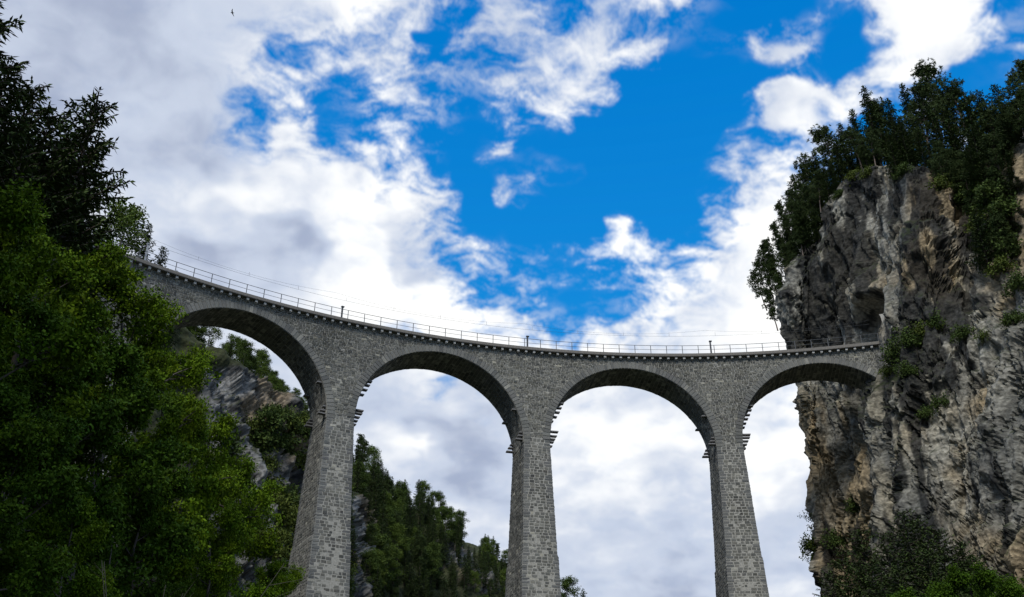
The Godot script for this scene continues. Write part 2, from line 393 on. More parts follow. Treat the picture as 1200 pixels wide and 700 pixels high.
func make_sky() -> PanoramaSkyMaterial:
	var low := Image.create(1024, 512, false, Image.FORMAT_RGB8)
	var ground := lin(0.08, 0.085, 0.07)
	low.fill(ground)
	for y in 260:
		for x in 1024:
			var b := (x + 0.5) / 1024.0 * 360.0
			low.set_pixel(x, y, sky_color(b if b < 180.0 else b - 360.0, 90.0 - (y + 0.5) / 512.0 * 180.0))
	low.resize(4096, 2048, Image.INTERPOLATE_CUBIC)
	# the part the camera looks at, at full resolution
	for y in range(455, 945):
		for x in range(-385, 560):
			low.set_pixel(posmod(x, 4096), y, sky_color((x + 0.5) / 4096.0 * 360.0, 90.0 - (y + 0.5) / 2048.0 * 180.0))
	var s := PanoramaSkyMaterial.new()
	s.panorama = ImageTexture.create_from_image(low)
	return s


# ---------------------------------------------------------------- the viaduct
var stones := []          # [four corners, outward, proud, colour, share of the picture, pier it belongs to or null]


func stone(mb: Mesher, q: Array, out: Vector3, proud: float, col: Color) -> void:
	var mid: Vector3 = (q[0] + q[1] + q[2] + q[3]) * 0.25
	var f := []
	var back := []
	for k in 4:
		f.append(q[k].lerp(mid, 0.075) + out * (proud + q[4][k]))
		back.append(q[k] - out * 0.03)
	mb.quad(f[0], f[1], f[2], f[3], out, col)
	for k in 4:
		var l := (k + 1) % 4
		mb.quad(back[k], back[l], f[l], f[k], (q[k] + q[l]) * 0.5 - mid, col)


func stone_color(kind: float, where := Vector3.INF) -> Color:
	# greys of the limestone, now and then a pale or a dark one
	var t := clampf(rng.randfn(0.47, 0.12), 0.0, 0.7)
	if rng.randf() < 0.08:
		t *= 0.3
	var c := Color(0.10, 0.101, 0.096).lerp(Color(0.44, 0.432, 0.38), t * t * 0.6 + t * 0.4)
	if rng.randf() < 0.03:
		c = Color(0.46, 0.445, 0.38)
	if where != Vector3.INF:
		# damp and lime: patches and runs that go over many stones
		c *= 0.94 + 0.38 * patch.get_noise_3d(where.x * 2.0, where.y * 2.0, where.z * 2.0) + 0.34 * streak.get_noise_3d(where.x * 1.5, where.y * 0.25, where.z * 1.5)
	return c.lerp(Color(c.r * 1.08, c.g * 1.02, c.b * 0.82), kind * rng.randf() * 0.6)


func lay(face: Callable, y0: float, y1: float, width: Callable, out: Callable, owner_: Node, course := Vector2(0.30, 0.46), length := Vector2(0.42, 1.0), warm := 0.5) -> void:
	var y := y0
	while y < y1 - 0.05:
		var h := rng.randf_range(course.x, course.y)
		if y + h > y1 - 0.2:
			h = y1 - y
		var wid: float = width.call(y + h * 0.5)
		var cuts := [0.0]
		var u := 0.0
		var first := true
		while u < wid:
			var l := rng.randf_range(length.x, length.y) * (1.25 if first else 1.0)
			first = false
			u += l
			if wid - u < length.x:
				u = wid
			cuts.append(minf(u / wid, 1.0))
		var g := 0.034
		for k in cuts.size() - 1:
			var gu := g / wid
			var a: float = cuts[k] + gu * (1.0 if k > 0 else 0.0)
			var b: float = cuts[k + 1] - gu * (1.0 if k + 2 < cuts.size() else 0.0)
			var lo := y + g + jit(0.02)
			var hi := y + h - g + jit(0.02)
			var q := [face.call(a + jit(0.006), lo), face.call(b + jit(0.006), lo), face.call(b, hi), face.call(a, hi)]
			q.append([jit(0.012), jit(0.012), jit(0.012), jit(0.012)])
			var o: Vector3 = out.call(y)
			var big := 0.0
			if owner_ != null:
				var s := seen(q[0])
				if s.x > 325 and s.x < 1010 and s.y > 480 and s.y < 700:
					var towards: Vector3 = (EYE - q[0]).normalized()
					big = q[0].distance_to(q[1]) * h * maxf(0.0, towards.dot(o)) / (s.z * s.z)
			var col := stone_color(warm, q[0])
			if k == 0 or k + 2 == cuts.size():
				col = col.lerp(Color(0.24, 0.25, 0.262), 0.3)      # quoins
			stones.append([q, o, rng.randf_range(0.012, 0.05), col, big, owner_])
		y += h


func spring(sc: float) -> float:
	return SPR + GR * sc


func deck(s: float) -> float:
	return HH + GR * s


func make_viaduct() -> void:
	rng.seed = 101
	var root := thing("stone_viaduct", "curved grey stone railway viaduct on tall tapering piers", "viaduct")
	var masonry := Mesher.new()
	# piers
	for sc in [-80.5, -57.5, -34.5, -11.5, 11.5]:
		var sp := spring(sc)
		var half := func(y: float) -> float: return BAY / 2.0 - AR + BL * maxf(0.0, sp - y) + 0.10 * floorf(maxf(0.0, sp - y - 1.0) / 12.5) - 0.05
		var near := func(y: float) -> float: return R - BT * maxf(0.0, sp - y) + (0.006 if y > sp else 0.0)
		var far := func(y: float) -> float: return R + W + BT * maxf(0.0, sp - y) - (0.006 if y > sp else 0.0)
		var core := Mesher.new()
		var ys := [-1.0]
		for k in range(3, -1, -1):
			ys.append_array([sp - 1.001 - 12.5 * k, sp - 0.999 - 12.5 * k] if sp - 1.0 - 12.5 * k > 0.0 else [])
		ys.append_array([sp, sp + 0.001, sp + 0.42])
		for k in ys.size() - 1:
			var y: float = ys[k]
			var z: float = ys[k + 1]
			var c := []
			for t in [y, z]:
				c.append([on(sc - half.call(t), near.call(t), t), on(sc + half.call(t), near.call(t), t), on(sc + half.call(t), far.call(t), t), on(sc - half.call(t), far.call(t), t)])
			for e in 4:
				var f := (e + 1) % 4
				core.quad(c[0][e], c[0][f], c[1][f], c[1][e], (c[0][e] + c[0][f]) * 0.5 - (c[0][0] + c[0][2]) * 0.5, Color.WHITE)
		var pier := put("pier", core.done(), M.mortar, root)
		var show: Node = pier if sc > -50.0 else null
		var o := outward(sc)
		var along := o.rotated(Vector3.UP, PI / 2)
		lay(func(t: float, y: float) -> Vector3: return on(sc + lerpf(-half.call(y), half.call(y), t), near.call(y), y), 0.0, sp + 0.32, func(y: float) -> float: return 2.0 * half.call(y), func(_y: float) -> Vector3: return o, show, Vector2(0.29, 0.38), Vector2(0.34, 0.72))
		lay(func(t: float, y: float) -> Vector3: return on(sc - half.call(y), lerpf(near.call(y), far.call(y), t), y), 0.0, sp + 0.32, func(y: float) -> float: return far.call(y) - near.call(y), func(_y: float) -> Vector3: return -along, show, Vector2(0.29, 0.38), Vector2(0.4, 0.85), 0.0)
		lay(func(t: float, y: float) -> Vector3: return on(sc + half.call(y), lerpf(near.call(y), far.call(y), t), y), 0.0, sp + 0.32, func(y: float) -> float: return far.call(y) - near.call(y), func(_y: float) -> Vector3: return along, null, Vector2(0.29, 0.38), Vector2(0.4, 0.85), 0.0)
	# spandrels: coursed rubble between the rings and the cornice
	var y := 40.0
	while y < 57.6:
		var h := rng.randf_range(0.17, 0.29)
		var s := -103.4
		while s < 34.3:
			var l := rng.randf_range(0.26, 0.62)
			var m := s + l * 0.5
			var k := roundf(m / BAY)
			var sc := k * BAY
			var sp := spring(sc)
			var top := minf(y + h, deck(m) + 0.15)
			var low := true
			for e in [s + 0.05, m, s + l - 0.05]:
				var x: float = absf(e - sc)
				if y > sp and (x > AR + 0.62 or y > sp + sqrt(maxf(0.0, (AR + 0.62) ** 2 - x * x))):
					low = false
			if not low and top - y > 0.1 and y >= spring((floorf(m / BAY) + 0.5) * BAY) + 0.26:
				var q := [on(s + 0.02, R, y + 0.015 + jit(0.03)), on(s + l - 0.02, R, y + 0.015 + jit(0.03)), on(s + l - 0.02, R, top - 0.015), on(s + 0.02, R, top - 0.015), [jit(0.015), jit(0.015), jit(0.015), jit(0.015)]]
				stones.append([q, outward(m), rng.randf_range(0.008, 0.045), stone_color(0.8, q[0]), 0.0, null])
			s += l
		y += h
	# arches: core, ring of voussoirs, soffit, centring slabs
	for k in range(-4, 2):
		var sc := k * BAY
		var sp := spring(sc)
		var core := Mesher.new()
		var xs := [-BAY / 2.0]
		for j in 41:
			xs.append(-AR * cos(PI * j / 40.0))
		xs.append(BAY / 2.0)
		for j in xs.size() - 1:
			var a: float = xs[j]
			var b: float = xs[j + 1]
			var ya := sp + sqrt(maxf(0.0, AR * AR - a * a))
			var yb := sp + sqrt(maxf(0.0, AR * AR - b * b))
			for f in [[R, 1.0], [R + W, -1.0]]:
				core.quad(on(sc + a, f[0], ya), on(sc + b, f[0], yb), on(sc + b, f[0], deck(sc + b) + 0.3), on(sc + a, f[0], deck(sc + a) + 0.3), outward(sc) * f[1], Color.WHITE)
			if absf(a) <= AR and absf(b) <= AR:
				core.quad(on(sc + a, R, ya), on(sc + b, R, yb), on(sc + b, R + W, yb), on(sc + a, R + W, ya), Vector3(0, -1, 0) + outward(sc).rotated(Vector3.UP, -PI / 2) * 0.01, Color.WHITE)
		var arch := put("arch", core.done(), M.mortar, root)
		var count := 74
		for j in count:
			var t0 := PI * (j + 0.04) / count
			var t1 := PI * (j + 0.96) / count
			var tm := (t0 + t1) * 0.5
			var deep := rng.randf_range(0.74, 0.95)
			var q := []
			for e in [[t1, 0.0], [t0, 0.0], [t0, deep], [t1, deep]]:
				q.append(on(sc + (AR + e[1]) * cos(e[0]), R, sp + (AR + e[1]) * sin(e[0])))
			q.append([jit(0.01), jit(0.01), jit(0.01), jit(0.01)])
			var col := stone_color(0.3, q[0]).lerp(Color(0.33, 0.33, 0.31), 0.3)
			var mid := seen(q[0])
			if mid.x > 215 and mid.x < 1030:
				var piece := Mesher.new()
				stone(piece, q, outward(sc), 0.065, col)
				put("voussoir", piece.done(), M.stone, arch)
			else:
				stone(masonry, q, outward(sc), 0.065, col)
			# the soffit behind it
			var r0 := R + 0.02
			var inward := Vector3(0, -sin(tm), 0) - outward(sc).rotated(Vector3.UP, PI / 2) * cos(tm)
			while r0 < R + W - 0.1:
				var r1 := minf(r0 + rng.randf_range(0.45, 1.05), R + W)
				var p := [on(sc + AR * cos(t0), r0 + 0.015, sp + AR * sin(t0)), on(sc + AR * cos(t1), r0 + 0.015, sp + AR * sin(t1)), on(sc + AR * cos(t1), r1 - 0.015, sp + AR * sin(t1)), on(sc + AR * cos(t0), r1 - 0.015, sp + AR * sin(t0)), [jit(0.012), jit(0.012), jit(0.012), jit(0.012)]]
				stone(masonry, p, inward, rng.randf_range(0.0, 0.04), stone_color(0.0))
				r0 = r1
		# stone slabs left in the soffit, which once carried the centring
		for side in [-1.0, 1.0]:
			for j in 9:
				if side > 0.0 and (j in [3, 4, 6, 7, 8]):
					continue
				var up: float = -0.6 + j * 0.44 if j < 5 else 3.1 + (j - 5) * 0.58
				var reach: float = ([0.35, 0.5, 0.7, 0.9, 1.0, 0.5, 0.6, 0.6, 0.55] if side < 0.0 else [0.85, 0.6, 0.35, 0, 0, 0.5])[j]
				if side > 0.0:
					up = 0.45 + j * 0.42 if j < 3 else 4.0
				for rad in [R + 0.5, R + W - 0.5]:
					var x: float = sqrt(AR * AR - maxf(up, 0.0) ** 2) - reach * 0.5 + 0.15
					var s: float = sc + side * x
					var piece := Mesher.new()
					var o := outward(s)
					piece.box(Transform3D(Basis(o.rotated(Vector3.UP, PI / 2), Vector3.UP, o), on(s, rad + jit(0.1), sp + up + jit(0.03))), Vector3(reach + 0.3, 0.13, 0.55), Color.WHITE)
					put("centring_slab", piece.done(), M.slab, arch)
	# the stones that show largest are pieces of their own
	var order := range(stones.size())
	order.sort_custom(func(a: int, b: int) -> bool: return stones[a][4] > stones[b][4])
	for k in order.size():
		var t: Array = stones[order[k]]
		if k < 300 and t[5] != null:
			var piece := Mesher.new()
			stone(piece, t[0], t[1], t[2], t[3])
			put("stone", piece.done(), M.stone, t[5])
		else:
			stone(masonry, t[0], t[1], t[2], t[3])
	print("stones ", stones.size())
	stones.clear()
	put("masonry", masonry.done(), M.stone, root).set_meta("kind", "stuff")
	# cornice with corbels, parapet railing, track
	var from := -104.0
	var to := 33.0
	var steps := 220
	var slab := Mesher.new()
	var bed := Mesher.new()
	var rails := Mesher.new()
	var track := Mesher.new()
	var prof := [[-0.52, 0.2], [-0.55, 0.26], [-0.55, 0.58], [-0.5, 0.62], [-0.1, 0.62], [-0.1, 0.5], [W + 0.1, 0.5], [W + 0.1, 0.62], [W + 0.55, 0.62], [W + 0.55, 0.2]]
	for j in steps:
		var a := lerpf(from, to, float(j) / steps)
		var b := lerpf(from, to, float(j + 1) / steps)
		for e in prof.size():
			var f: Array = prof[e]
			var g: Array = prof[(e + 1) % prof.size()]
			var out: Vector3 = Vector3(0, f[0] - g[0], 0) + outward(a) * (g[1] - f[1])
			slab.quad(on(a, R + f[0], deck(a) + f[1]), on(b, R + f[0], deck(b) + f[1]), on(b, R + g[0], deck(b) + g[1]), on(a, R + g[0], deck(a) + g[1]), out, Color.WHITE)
		bed.quad(on(a, R + 0.2, deck(a) + 0.504), on(b, R + 0.2, deck(b) + 0.504), on(b, R + 0.9, deck(b) + 0.72), on(a, R + 0.9, deck(a) + 0.72), Vector3.UP, Color.WHITE)
		bed.quad(on(a, R + 0.9, deck(a) + 0.72), on(b, R + 0.9, deck(b) + 0.72), on(b, R + W - 0.9, deck(b) + 0.72), on(a, R + W - 0.9, deck(a) + 0.72), Vector3.UP, Color.WHITE)
		bed.quad(on(a, R + W - 0.9, deck(a) + 0.72), on(b, R + W - 0.9, deck(b) + 0.72), on(b, R + W - 0.2, deck(b) + 0.504), on(a, R + W - 0.2, deck(a) + 0.504), Vector3.UP, Color.WHITE)
		for rr in [R + W * 0.5 - 0.5, R + W * 0.5 + 0.5]:
			track.box(Transform3D(Basis(outward(a).rotated(Vector3.UP, PI / 2), Vector3.UP, outward(a)), (on(a, rr, deck(a)) + on(b, rr, deck(b))) * 0.5 + Vector3.UP * 0.79), Vector3((b - a) * 1.04, 0.14, 0.07), Color.WHITE)
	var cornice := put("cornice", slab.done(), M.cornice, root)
	put("ballast", bed.done(), M.ballast, root)
	put("track", track.done(), M.rail, root)
	var one := Mesher.new()
	one.box(Transform3D(Basis(), Vector3(0, 0.06, 0.2)), Vector3(0.27, 0.27, 0.42), Color.WHITE)
	one.box(Transform3D(Basis(), Vector3(0, -0.11, 0.12)), Vector3(0.22, 0.09, 0.26), Color.WHITE)
	var corbel := one.done()
	for j in range(-5, 94):
		var s := -58.32 + CS * j
		if s > 32.6:
			break
		var c := put("corbel", corbel, M.corbel, cornice)
		c.transform = Transform3D(Basis(outward(s).rotated(Vector3.UP, PI / 2), Vector3.UP, outward(s)), on(s, R, deck(s)))
	var up := Mesher.new()
	up.box(Transform3D(Basis(), Vector3(0, 0.56, 0)), Vector3(0.065, 1.12, 0.065), Color.WHITE)
	var post_mesh := up.done()
	var railing := Mesher.new()
	var prev := -64.6
	var posts := []
	while prev < 31.5:
		posts.append(prev)
		for hgt in [1.12, 0.56]:
			var b := minf(prev + 1.985, 32.0)
			var pa := on(prev, R - 0.38, deck(prev) + 0.62 + hgt)
			var pb := on(b, R - 0.38, deck(b) + 0.62 + hgt)
			railing.tube([pa, pb], [0.032, 0.032] if hgt > 1.0 else [0.024, 0.024], 6, Color.WHITE)
		prev += 1.985
	var rail := put("railing", railing.done(), M.iron, root)
	for s in posts:
		var p := put("post", post_mesh, M.iron, rail)
		p.transform = Transform3D(Basis(outward(s).rotated(Vector3.UP, PI / 2), Vector3.UP, outward(s)), on(s, R - 0.38, deck(s) + 0.615))
	# mast stubs over the piers
	for a in [[-57.9, "pale short mast on the viaduct deck where trees close in", M.galvanised, 2.1], [-35.5, "dark short mast on the deck above the pier beside the rock wall", M.iron, 1.5], [-12.6, "dark short mast on the deck above the pier at the forest's edge", M.iron, 1.5], [10.45, "dark short mast on the deck above the pier nearest the cliff", M.iron, 1.75]]:
		var mast := thing("line_mast", a[1], "mast", "short masts along the viaduct railing", on(a[0], R - 0.2, deck(a[0]) + 0.615))
		mast.rotation.y = -a[0] / R
		var body := Mesher.new()
		body.box(Transform3D(Basis(), Vector3(0, a[3] * 0.5, 0)), Vector3(0.2, a[3], 0.06), Color.WHITE)
		body.box(Transform3D(Basis(), Vector3(0, a[3] * 0.5, -0.1)), Vector3(0.06, a[3], 0.14), Color.WHITE)
		put("shaft", body.done(), a[2], mast)
		var cap := Mesher.new()
		cap.box(Transform3D(Basis(), Vector3(0.04, a[3] + 0.05, -0.04)), Vector3(0.34, 0.1, 0.28), Color.WHITE)
		put("cap", cap.done(), a[2], mast)
	# overhead line
	var line := thing("overhead_line", "thin overhead wires with droppers strung above the viaduct track", "wire")
	var wires := [[4.55, 0.012], [5.35, 0.009]]
	for w in wires:
		var pts := []
		var rad := []
		for j in 141:
			var s := lerpf(-66.0, 30.5, j / 140.0)
			var sag: float = 0.0 if w[0] < 5.0 else -0.55 * (1.0 - pow(2.0 * fposmod((s + 35.5) / 23.0, 1.0) - 1.0, 2.0))
			pts.append(on(s, R + 2.5, deck(s) + w[0] + sag))
			rad.append(w[1])
		var mb := Mesher.new()
		mb.tube(pts, rad, 5, Color.WHITE)
		put("contact_wire" if w[0] < 5.0 else "carrying_wire", mb.done(), M.iron, line)
	var drop := Mesher.new()
	drop.tube([Vector3.ZERO, Vector3(0, 0.5, 0)], [0.012, 0.012], 4, Color.WHITE)
	var dm := drop.done()
	var ds := -63.0
	while ds < 30.0:
		var d := put("dropper", dm, M.iron, line)
		d.position = on(ds, R + 2.5, deck(ds) + 4.55)
		ds += 5.75


# ---------------------------------------------------------------- land
func spline(a: Vector3, b: Vector3, c: Vector3, d: Vector3, t: float) -> Vector3:
	return b + 0.5 * t * (c - a + t * (2.0 * a - 5.0 * b + 4.0 * c - d + t * (3.0 * (b - c) + d - a)))


func net_point(net: Array, u: float, v: float) -> Vector3:
	# net: columns of points; u runs over the columns, v down the rows
	var i := clampi(int(u), 0, net.size() - 2)
	var j := clampi(int(v), 0, net[0].size() - 2)
	var r := []
	for k in range(-1, 3):
		var col: Array = net[clampi(i + k, 0, net.size() - 1)]
		var m: int = col.size() - 1
		r.append(spline(col[maxi(j - 1, 0)], col[j], col[j + 1], col[mini(j + 2, m)], v - j))
	return spline(r[0], r[1], r[2], r[3], u - i)


func net_mesh(net: Array, nu: int, nv: int, shape: Callable, paint: Callable) -> Array:
	# [mesh, grid of points]; shape(point, normal, u, v) moves a point, paint(point, normal, u, v) gives its colour
	var cols := net.size() - 1
	var rows: int = net[0].size() - 1
	var base := PackedVector3Array()
	for i in nu + 1:
		for j in nv + 1:
			base.append(net_point(net, float(cols) * i / nu, float(rows) * j / nv))
	var pts := PackedVector3Array()
	var h := nv + 1
	for i in nu + 1:
		for j in h:
			var du: Vector3 = base[mini(i + 1, nu) * h + j] - base[maxi(i - 1, 0) * h + j]
			var dv: Vector3 = base[i * h + mini(j + 1, nv)] - base[i * h + maxi(j - 1, 0)]
			var n := dv.cross(du).normalized()
			pts.append(shape.call(base[i * h + j], n, float(cols) * i / nu, float(rows) * j / nv))
	var nrm := PackedVector3Array()
	var col := PackedColorArray()
	for i in nu + 1:
		for j in h:
			var du: Vector3 = pts[mini(i + 1, nu) * h + j] - pts[maxi(i - 1, 0) * h + j]
			var dv: Vector3 = pts[i * h + mini(j + 1, nv)] - pts[i * h + maxi(j - 1, 0)]
			var n := dv.cross(du).normalized()
			nrm.append(n)
			col.append(paint.call(pts[i * h + j], n, float(cols) * i / nu, float(rows) * j / nv))
	var idx := PackedInt32Array()
	for i in nu:
		for j in nv:
			var a := i * h + j
			idx.append_array([a, a + h, a + 1, a + 1, a + h, a + h + 1])
	var arr := []
	arr.resize(Mesh.ARRAY_MAX)
	arr[Mesh.ARRAY_VERTEX] = pts
	arr[Mesh.ARRAY_NORMAL] = nrm
	arr[Mesh.ARRAY_COLOR] = col
	arr[Mesh.ARRAY_INDEX] = idx
	var m := ArrayMesh.new()
	m.add_surface_from_arrays(Mesh.PRIMITIVE_TRIANGLES, arr)
	return [m, pts]


var crag := noise(5, 0.045, 4, true)
var crag_mid := noise(6, 0.16, 4)
var crag_fine := noise(7, 0.55, 3)
var streak := noise(8, 0.22, 4)
var patch := noise(9, 0.055, 4)
var bed_noise := noise(10, 0.05, 2)
var cliff_points := PackedVector3Array()
var hill_points := PackedVector3Array()
const CLIFF_U := 470
const CLIFF_V := 500
const HILL_U := 400
const HILL_V := 230


func cells(seed_: int, freq: float, what: int) -> FastNoiseLite:
	var f := FastNoiseLite.new()
	f.seed = seed_
	f.noise_type = FastNoiseLite.TYPE_CELLULAR
	f.frequency = freq
	f.fractal_type = FastNoiseLite.FRACTAL_NONE
	f.cellular_return_type = what
	f.cellular_distance_function = FastNoiseLite.DISTANCE_HYBRID
	f.domain_warp_enabled = true
	f.domain_warp_amplitude = 0.9 / freq * 0.35
	f.domain_warp_frequency = freq * 1.6
	return f


var block := cells(61, 0.24, FastNoiseLite.RETURN_CELL_VALUE)
var block_small := cells(62, 0.75, FastNoiseLite.RETURN_CELL_VALUE)
var crack := cells(63, 0.2, FastNoiseLite.RETURN_DISTANCE2_SUB)


func broken(p: Vector3) -> float:
	# blocks standing proud or fallen out, and the open joints between them
	var gap := crack.get_noise_3d(p.x, p.y * 0.4, p.z) + 1.0
	return block.get_noise_3d(p.x, p.y * 0.34, p.z) * 0.6 + block_small.get_noise_3d(p.x, p.y * 0.42, p.z) * 0.28 - 0.7 * smoothstep(0.16, 0.0, gap)


func chip(p: Vector3) -> float:
	# broken faces: steps where joints and beds cross the rock
	var f := 0.0
	for k in [[Vector3(0.32, 0.94, 0.12), 3.1, 0.55], [Vector3(0.85, 0.15, -0.5), 4.6, 0.9], [Vector3(-0.4, 0.45, 0.8), 2.3, 0.4]]:
		var t: float = p.dot(k[0]) / k[1] + bed_noise.get_noise_3d(p.x * 1.7, p.y * 1.7, p.z * 1.7) * 0.7
		f += k[2] * (absf(fposmod(t, 1.0) - 0.32) - 0.3)
	return f


func make_cliff() -> void:
	# each column: rim and wall, from the photograph's outline, with its distance on the level
	var cols := [
		[[928, 330, 133], [927, 400, 134], [947, 450, 135], [957, 510, 135], [955, 600, 134], [966, 700, 134]],
		[[958, 290, 128], [955, 380, 129], [965, 450, 130], [975, 520, 130], [985, 600, 129], [1000, 700, 128]],
		[[988, 222, 124], [995, 340, 125.5], [1000, 430, 126], [1008, 520, 124], [1020, 600, 122], [1035, 700, 120]],
		[[1030, 205, 120], [1018, 330, 121], [1022, 420, 122], [1035, 520, 119], [1055, 600, 116], [1070, 700, 113]],
		[[1066, 203, 117], [1046, 330, 115], [1046, 420, 114.4], [1060, 520, 113], [1085, 600, 111], [1100, 700, 108]],
		[[1098, 215, 116], [1090, 330, 112], [1092, 420, 110.5], [1105, 520, 109.5], [1125, 600, 108], [1140, 700, 104]],
		[[1132, 245, 119], [1140, 330, 114], [1145, 420, 108.5], [1150, 520, 106.5], [1165, 600, 105], [1180, 700, 101]],
		[[1185, 185, 110], [1195, 320, 107], [1205, 420, 103], [1205, 520, 101], [1215, 600, 99], [1225, 700, 96]],
		[[1300, 150, 99], [1300, 320, 97], [1300, 420, 95], [1300, 520, 93], [1305, 600, 91], [1310, 700, 89]],
		[[1480, 150, 85], [1480, 320, 84], [1480, 420, 83], [1480, 520, 82], [1480, 600, 81], [1480, 700, 80]],
	]
	var net := []
	for c in cols:
		var col := []
		for q in c:
			col.append(at(q[0], q[1], q[2]))
		var away := sight(c[0][0], c[0][1])
		away.y = 0.0
		col.push_front(col[0] + away * 4.0 + Vector3.UP * 1.6)
		col.push_front(col[0] + away * 34.0 + Vector3.UP * 9.0)
		var foot: Vector3 = col[-1]
		col.append(Vector3(foot.x, -3.0, foot.z) - away * 3.0)
		net.append(col)
	var back := []
	for k in net[0].size():
		back.append(net[0][k] + Vector3(22.0, 0, -30.0) + Vector3(0, 4.0 if k < 2 else 0.0, 0))
	net.push_front(back)
	var scars := [[at(1092, 318, 112), 6.0], [at(955, 500, 134), 6.5], [at(962, 560, 132), 5.0], [at(1180, 648, 100), 2.2], [at(1100, 250, 115), 4.0], [at(948, 370, 131), 3.0], [at(1150, 480, 107), 3.5]]
	var mouth := on(31.5, R + W * 0.5, deck(31.5) + 2.6)
	var pale := at(965, 520, 131)
	var cave := at(1014, 378, 120.5)
	var algae := [[at(985, 320, 125), 9.0], [at(945, 360, 130), 7.0], [at(1010, 320, 121), 5.0], [at(1075, 470, 112), 6.0], [at(1110, 350, 112), 5.0]]
	var shape := func(p: Vector3, n: Vector3, _u: float, v: float) -> Vector3:
		var wall := smoothstep(1.4, 2.4, v)
		var big := (crag.get_noise_3d(p.x, p.y * 0.3, p.z) - 0.1) * 2.6
		var mid := crag_mid.get_noise_3d(p.x, p.y * 0.55, p.z) * 1.5
		var fine := crag_fine.get_noise_3d(p.x, p.y * 0.7, p.z) * 0.42
		var d := lerpf(0.4, 1.0, wall) * (big + mid) + fine + (chip(p) * 0.5 + broken(p) * 1.1) * wall
		# keep clear of the masonry, and open round the tunnel mouth
		var near := p.distance_to(mouth)
		d *= lerpf(0.3, 1.0, smoothstep(3.0, 9.0, near))
		var off := p - cave
		d -= 7.0 * smoothstep(3.3, 1.9, Vector3(off.x, off.y * 0.75, off.z * 0.6).length())
		return p + n * d
	var paint := func(p: Vector3, n: Vector3, _u: float, _v: float) -> Color:
		var t := clampf(0.5 + patch.get_noise_3d(p.x, p.y * 0.8, p.z) * 1.5 + block.get_noise_3d(p.x, p.y * 0.55, p.z) * 0.22, 0.0, 1.0)
		var c := Color(0.26, 0.255, 0.225).lerp(Color(0.56, 0.53, 0.44), t)
		c = c.lerp(Color(0.60, 0.53, 0.385), 0.7 * smoothstep(0.0, 0.3, patch.get_noise_3d(p.x * 1.6 + 20.0, p.y * 0.9, p.z * 1.6 - 70.0)))
		# fresh ochre rock where slabs have come away
		var warm := smoothstep(0.2, 0.55, patch.get_noise_3d(p.x + 90.0, p.y * 0.5, p.z + 30.0) + 0.2)
		for w in scars:
			warm = maxf(warm, smoothstep(1.0, 0.35, p.distance_to(w[0]) / w[1] + patch.get_noise_3d(p.x * 3.0, p.y, p.z * 3.0) * 0.7))
		c = c.lerp(Color(0.58, 0.43, 0.235), warm * 0.75)
		# black water streaks, drawn out down the wall
		var ink := streak.get_noise_3d(p.x * 1.3, p.y * 0.16, p.z * 1.3) + 0.55 * patch.get_noise_3d(p.x - 60.0, p.y * 0.5, p.z) + 0.10
		ink -= 0.3 * smoothstep(1.2, 0.5, p.distance_to(pale) / 11.0)
		ink -= 0.24 * warm
		for w in algae:
			ink += 0.17 * smoothstep(1.3, 0.4, p.distance_to(w[0]) / w[1])
		c = c.lerp(Color(0.035, 0.037, 0.038), smoothstep(0.08, 0.26, ink) * 0.88)
		var moss := smoothstep(0.35, 0.75, absf(n.y) + patch.get_noise_3d(p.x, p.y, p.z + 200.0) * 0.5) if n.y > 0.0 else 0.0
		c = c.lerp(Color(0.045, 0.06, 0.018), moss * 0.85)
		return c * (1.0 + crag_fine.get_noise_3d(p.x * 3.0, p.y * 3.0, p.z * 3.0) * 0.5)
	var made := net_mesh(net, CLIFF_U, CLIFF_V, shape, paint)
	cliff_points = made[1]
	structure(put("cliff", made[0], M.rock))


func make_portal() -> void:
	# the track runs into the rock: a short lined tunnel with a masonry jamb
	var root := thing("tunnel_portal", "dark tunnel mouth with rough stone jamb where the track enters the cliff", "tunnel")
	var tube := Mesher.new()
	var ring := []
	for k in 15:
		var a := PI * k / 14.0
		ring.append(Vector2(cos(a) * 2.3, 2.6 + sin(a) * 2.3))
	ring.push_front(Vector2(2.3, -0.6))
	ring.append(Vector2(-2.3, -0.6))
	for j in 12:
		var s0 := 31.6 + j * 1.2
		for k in ring.size() - 1:
			var q := []
			for e in [[s0, k], [s0 + 1.2, k], [s0 + 1.2, k + 1], [s0, k + 1]]:
				q.append(on(e[0], R + W * 0.5 - ring[e[1]].x, deck(e[0]) + 0.6 + ring[e[1]].y))
			tube.quad(q[0], q[1], q[2], q[3], on(s0, R + W * 0.5, deck(s0) + 2.0) - q[0], Color(0.42, 0.41, 0.37))
	put("lining", tube.done(), M.stone, root)
	rng.seed = 77
	for j in range(-9, 5):
		var mb := Mesher.new()
		var wid := rng.randf_range(0.75, 1.2)
		mb.box(Transform3D(Basis(outward(31.4).rotated(Vector3.UP, PI / 2 + jit(0.06)), Vector3.UP, outward(31.4)), on(32.1 + jit(0.1), R - 0.4 + jit(0.08), deck(31) + 0.75 + j * 0.46)), Vector3(wid, 0.43, 0.9), stone_color(0.2))
		put("stone", mb.done(), M.stone, root)


